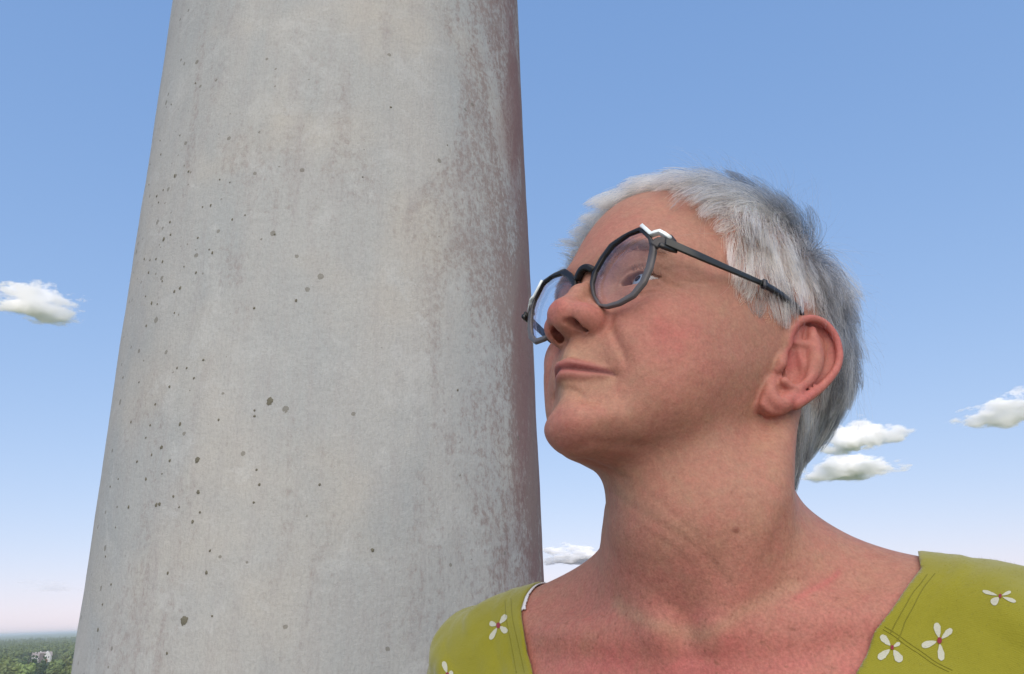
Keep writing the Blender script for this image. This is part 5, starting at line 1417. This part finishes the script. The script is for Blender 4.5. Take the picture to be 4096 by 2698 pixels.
def hbox(name, x0, x1, y0, y1, z0, z1, mat, parent=house):
    V = [(x, y, z) for z in (z0, z1) for y in (y0, y1) for x in (x0, x1)]
    return mesh_obj(name, np.array(V, float), [(0, 2, 3, 1), (4, 5, 7, 6), (0, 1, 5, 4), (1, 3, 7, 5), (3, 2, 6, 7), (2, 0, 4, 6)], mat, parent, False)
def gable(name, x0, x1, y0, y1, z, h, mat, axis='x', th=0.25, parent=house):
    if axis == 'x': V = [(x0, y0, z), (x1, y0, z), (x1, y1, z), (x0, y1, z), (x0, (y0 + y1) / 2, z + h), (x1, (y0 + y1) / 2, z + h)]; F = [(0, 1, 5, 4), (2, 3, 4, 5), (0, 4, 3), (1, 2, 5), (0, 3, 2, 1)]
    else: V = [(x0, y0, z), (x1, y0, z), (x1, y1, z), (x0, y1, z), ((x0 + x1) / 2, y0, z + h), ((x0 + x1) / 2, y1, z + h)]; F = [(0, 4, 5, 3), (1, 2, 5, 4), (0, 1, 4), (2, 3, 5), (0, 3, 2, 1)]
    return mesh_obj(name, np.array(V, float), F, mat, parent, False)
hbox('wall', -9, 9, 0, 9, 0, 6.5, WALL); rf = gable('roof', -9.5, 9.5, -0.6, 9.6, 6.51, 4.2, ROOFB)
hbox('wing_wall', 1.5, 7.0, -4, -0.01, 0, 7.0, WALL); gable('wing_gable', 1.5, 7.0, -4, 2, 7.01, 3.9, WALL, 'y'); rv = gable('wing_roof', 1.2, 7.3, -3.7, 3, 7.35, 4.2, ROOFW, 'y')
hbox('porch', -3.0, 1.45, -1.5, -0.01, 0, 9.4, ROOF); hbox('annex_wall', 2.0, 4.2, -5.2, -4.01, 0, 3.6, BRK)
hbox('chimney', -2.2, -1.3, 4.1, 5.0, 9.0, 11.6, WALL, rf).matrix_parent_inverse = Matrix()
for x in (-7.4, -5.4, -3.6):
    wn = hbox('window', x - .55, x + .55, -0.06, -0.02, 3.2, 5.0, FRW); hbox('pane', x - .45, x + .45, -0.10, -0.065, 3.3, 4.9, PANE, wn)
for x in (3.2, 5.3):
    wn = hbox('window', x - .5, x + .5, -4.06, -4.02, 4.4, 6.2, FRW); hbox('pane', x - .4, x + .4, -4.10, -4.065, 4.5, 6.1, PANE, wn)
setp(house, 'white gabled house half hidden among trees beyond the column', 'house')
# ------------------------------------------------------------------ clouds
def cloud_mat(dens, seed, sc):
    m = NT('cloud_vapour'); m.t.nodes.remove(m.b); co = m.n('TexCoord').outputs['Object']
    ad = m.n('VectorMath', operation='ADD'); ad.inputs[1].default_value = (seed * 7.3, seed * 3.1, seed); m.l(co, ad.inputs[0])
    ln = m.n('VectorMath', operation='LENGTH'); m.l(co, ln.inputs[0])
    s = m.n('SeparateXYZ'); m.l(co, s.inputs[0])
    n = m.noise(ad.outputs[0], sc, 6, 0.62); n2 = m.noise(ad.outputs[0], sc * 0.45, 2, 0.5)
    base = m.math('SUBTRACT', 0.66, ln.outputs['Value'])                      # soft ellipsoid, flat below
    v = m.math('ADD', base, m.math('ADD', m.math('MULTIPLY', m.math('SUBTRACT', n, 0.5), 2.5), m.math('MULTIPLY', m.math('SUBTRACT', n2, 0.5), 1.1)))
    v = m.math('SUBTRACT', v, m.math('MULTIPLY', m.math('MAXIMUM', m.math('SUBTRACT', -0.35, s.outputs[2]), 0.0), 1.6))
    v = m.math('MULTIPLY', m.math('MAXIMUM', m.math('SUBTRACT', v, 0.16), 0.0), dens * 5)
    v = m.math('MINIMUM', v, dens * 1.6)
    lim = m.math('LESS_THAN', ln.outputs['Value'], 0.985); v = m.math('MULTIPLY', v, lim)
    vol = m.n('VolumePrincipled'); vol.inputs['Color'].default_value = (1, 1, 1, 1); m.l(v, vol.inputs['Density']); vol.inputs['Anisotropy'].default_value = -0.3
    m.l(vol.outputs[0], m.out.inputs['Volume']); return m.m
def cloud(px0, px1, py0, py1, alt, label, seed, thick=1.0, sc=2.4):
    cx, cy = (px0 + px1) / 2, (py0 + py1) / 2; d = raydir(cx, cy); t = alt / d[2]; p = CAMPOS + d * t
    W, Hh = (px1 - px0) / FPX * t / 2 * 1.28, (py1 - py0) / FPX * t / 2 * 1.38
    bm = bmesh.new(); bmesh.ops.create_icosphere(bm, subdivisions=4, radius=1.0)
    o = bm_obj('cloud', bm, cloud_mat(thick * 9.0 / Hh, seed, sc), smooth=True)
    o.location = p; o.scale = (W, W * 0.7, Hh); o.rotation_euler = (0, 0, -math.atan2(d[0], d[1]))
    setp(o, label, 'cloud', 'small fair-weather clouds')
cloud(0, 300, 1150, 1295, 1200, 'puffy white cloud left of the column at mid height', 1)
cloud(3885, 4200, 1590, 1718, 1200, 'white cloud cut by the right edge of the picture', 2)
cloud(3270, 3560, 1695, 1835, 1200, 'bright cloud just behind the nape hair, upper of the pair', 3, 1.3)
cloud(3440, 3625, 1700, 1790, 1250, 'thin wisp of cloud trailing right of the bright nape cloud', 8, 0.35)
cloud(3230, 3560, 1832, 1930, 1200, 'flat cloud under the bright nape cloud', 4, 0.9)
cloud(2150, 2420, 2185, 2275, 1000, 'small low cloud between column and near shoulder', 5, 0.8)
cloud(60, 320, 2322, 2375, 1000, 'faint low cloud above the wood left of the column', 6, 0.02)
cloud(3850, 3940, 2282, 2314, 1000, 'tiny cloud just above the lime green shoulder', 7, 0.15)
# ------------------------------------------------------------------ air
def haze():
    m = NT('haze'); m.t.nodes.remove(m.b); v = m.n('VolumePrincipled'); v.inputs['Color'].default_value = (0.88, 0.94, 1.0, 1); v.inputs['Density'].default_value = 0.00024; v.inputs['Anisotropy'].default_value = 0.1
    m.l(v.outputs[0], m.out.inputs['Volume'])
    V = [(x, y, z) for z in (GROUND_Z - 2.5, 12.0) for y in (-12600, 12600) for x in (-12600, 12600)]
    o = mesh_obj('haze', np.array(V, float), [(0, 2, 3, 1), (4, 5, 7, 6), (0, 1, 5, 4), (1, 3, 7, 5), (3, 2, 6, 7), (2, 0, 4, 6)], m.m, smooth=False); setp(o, kind='stuff')
haze()
print('scene', time.time() - _t)
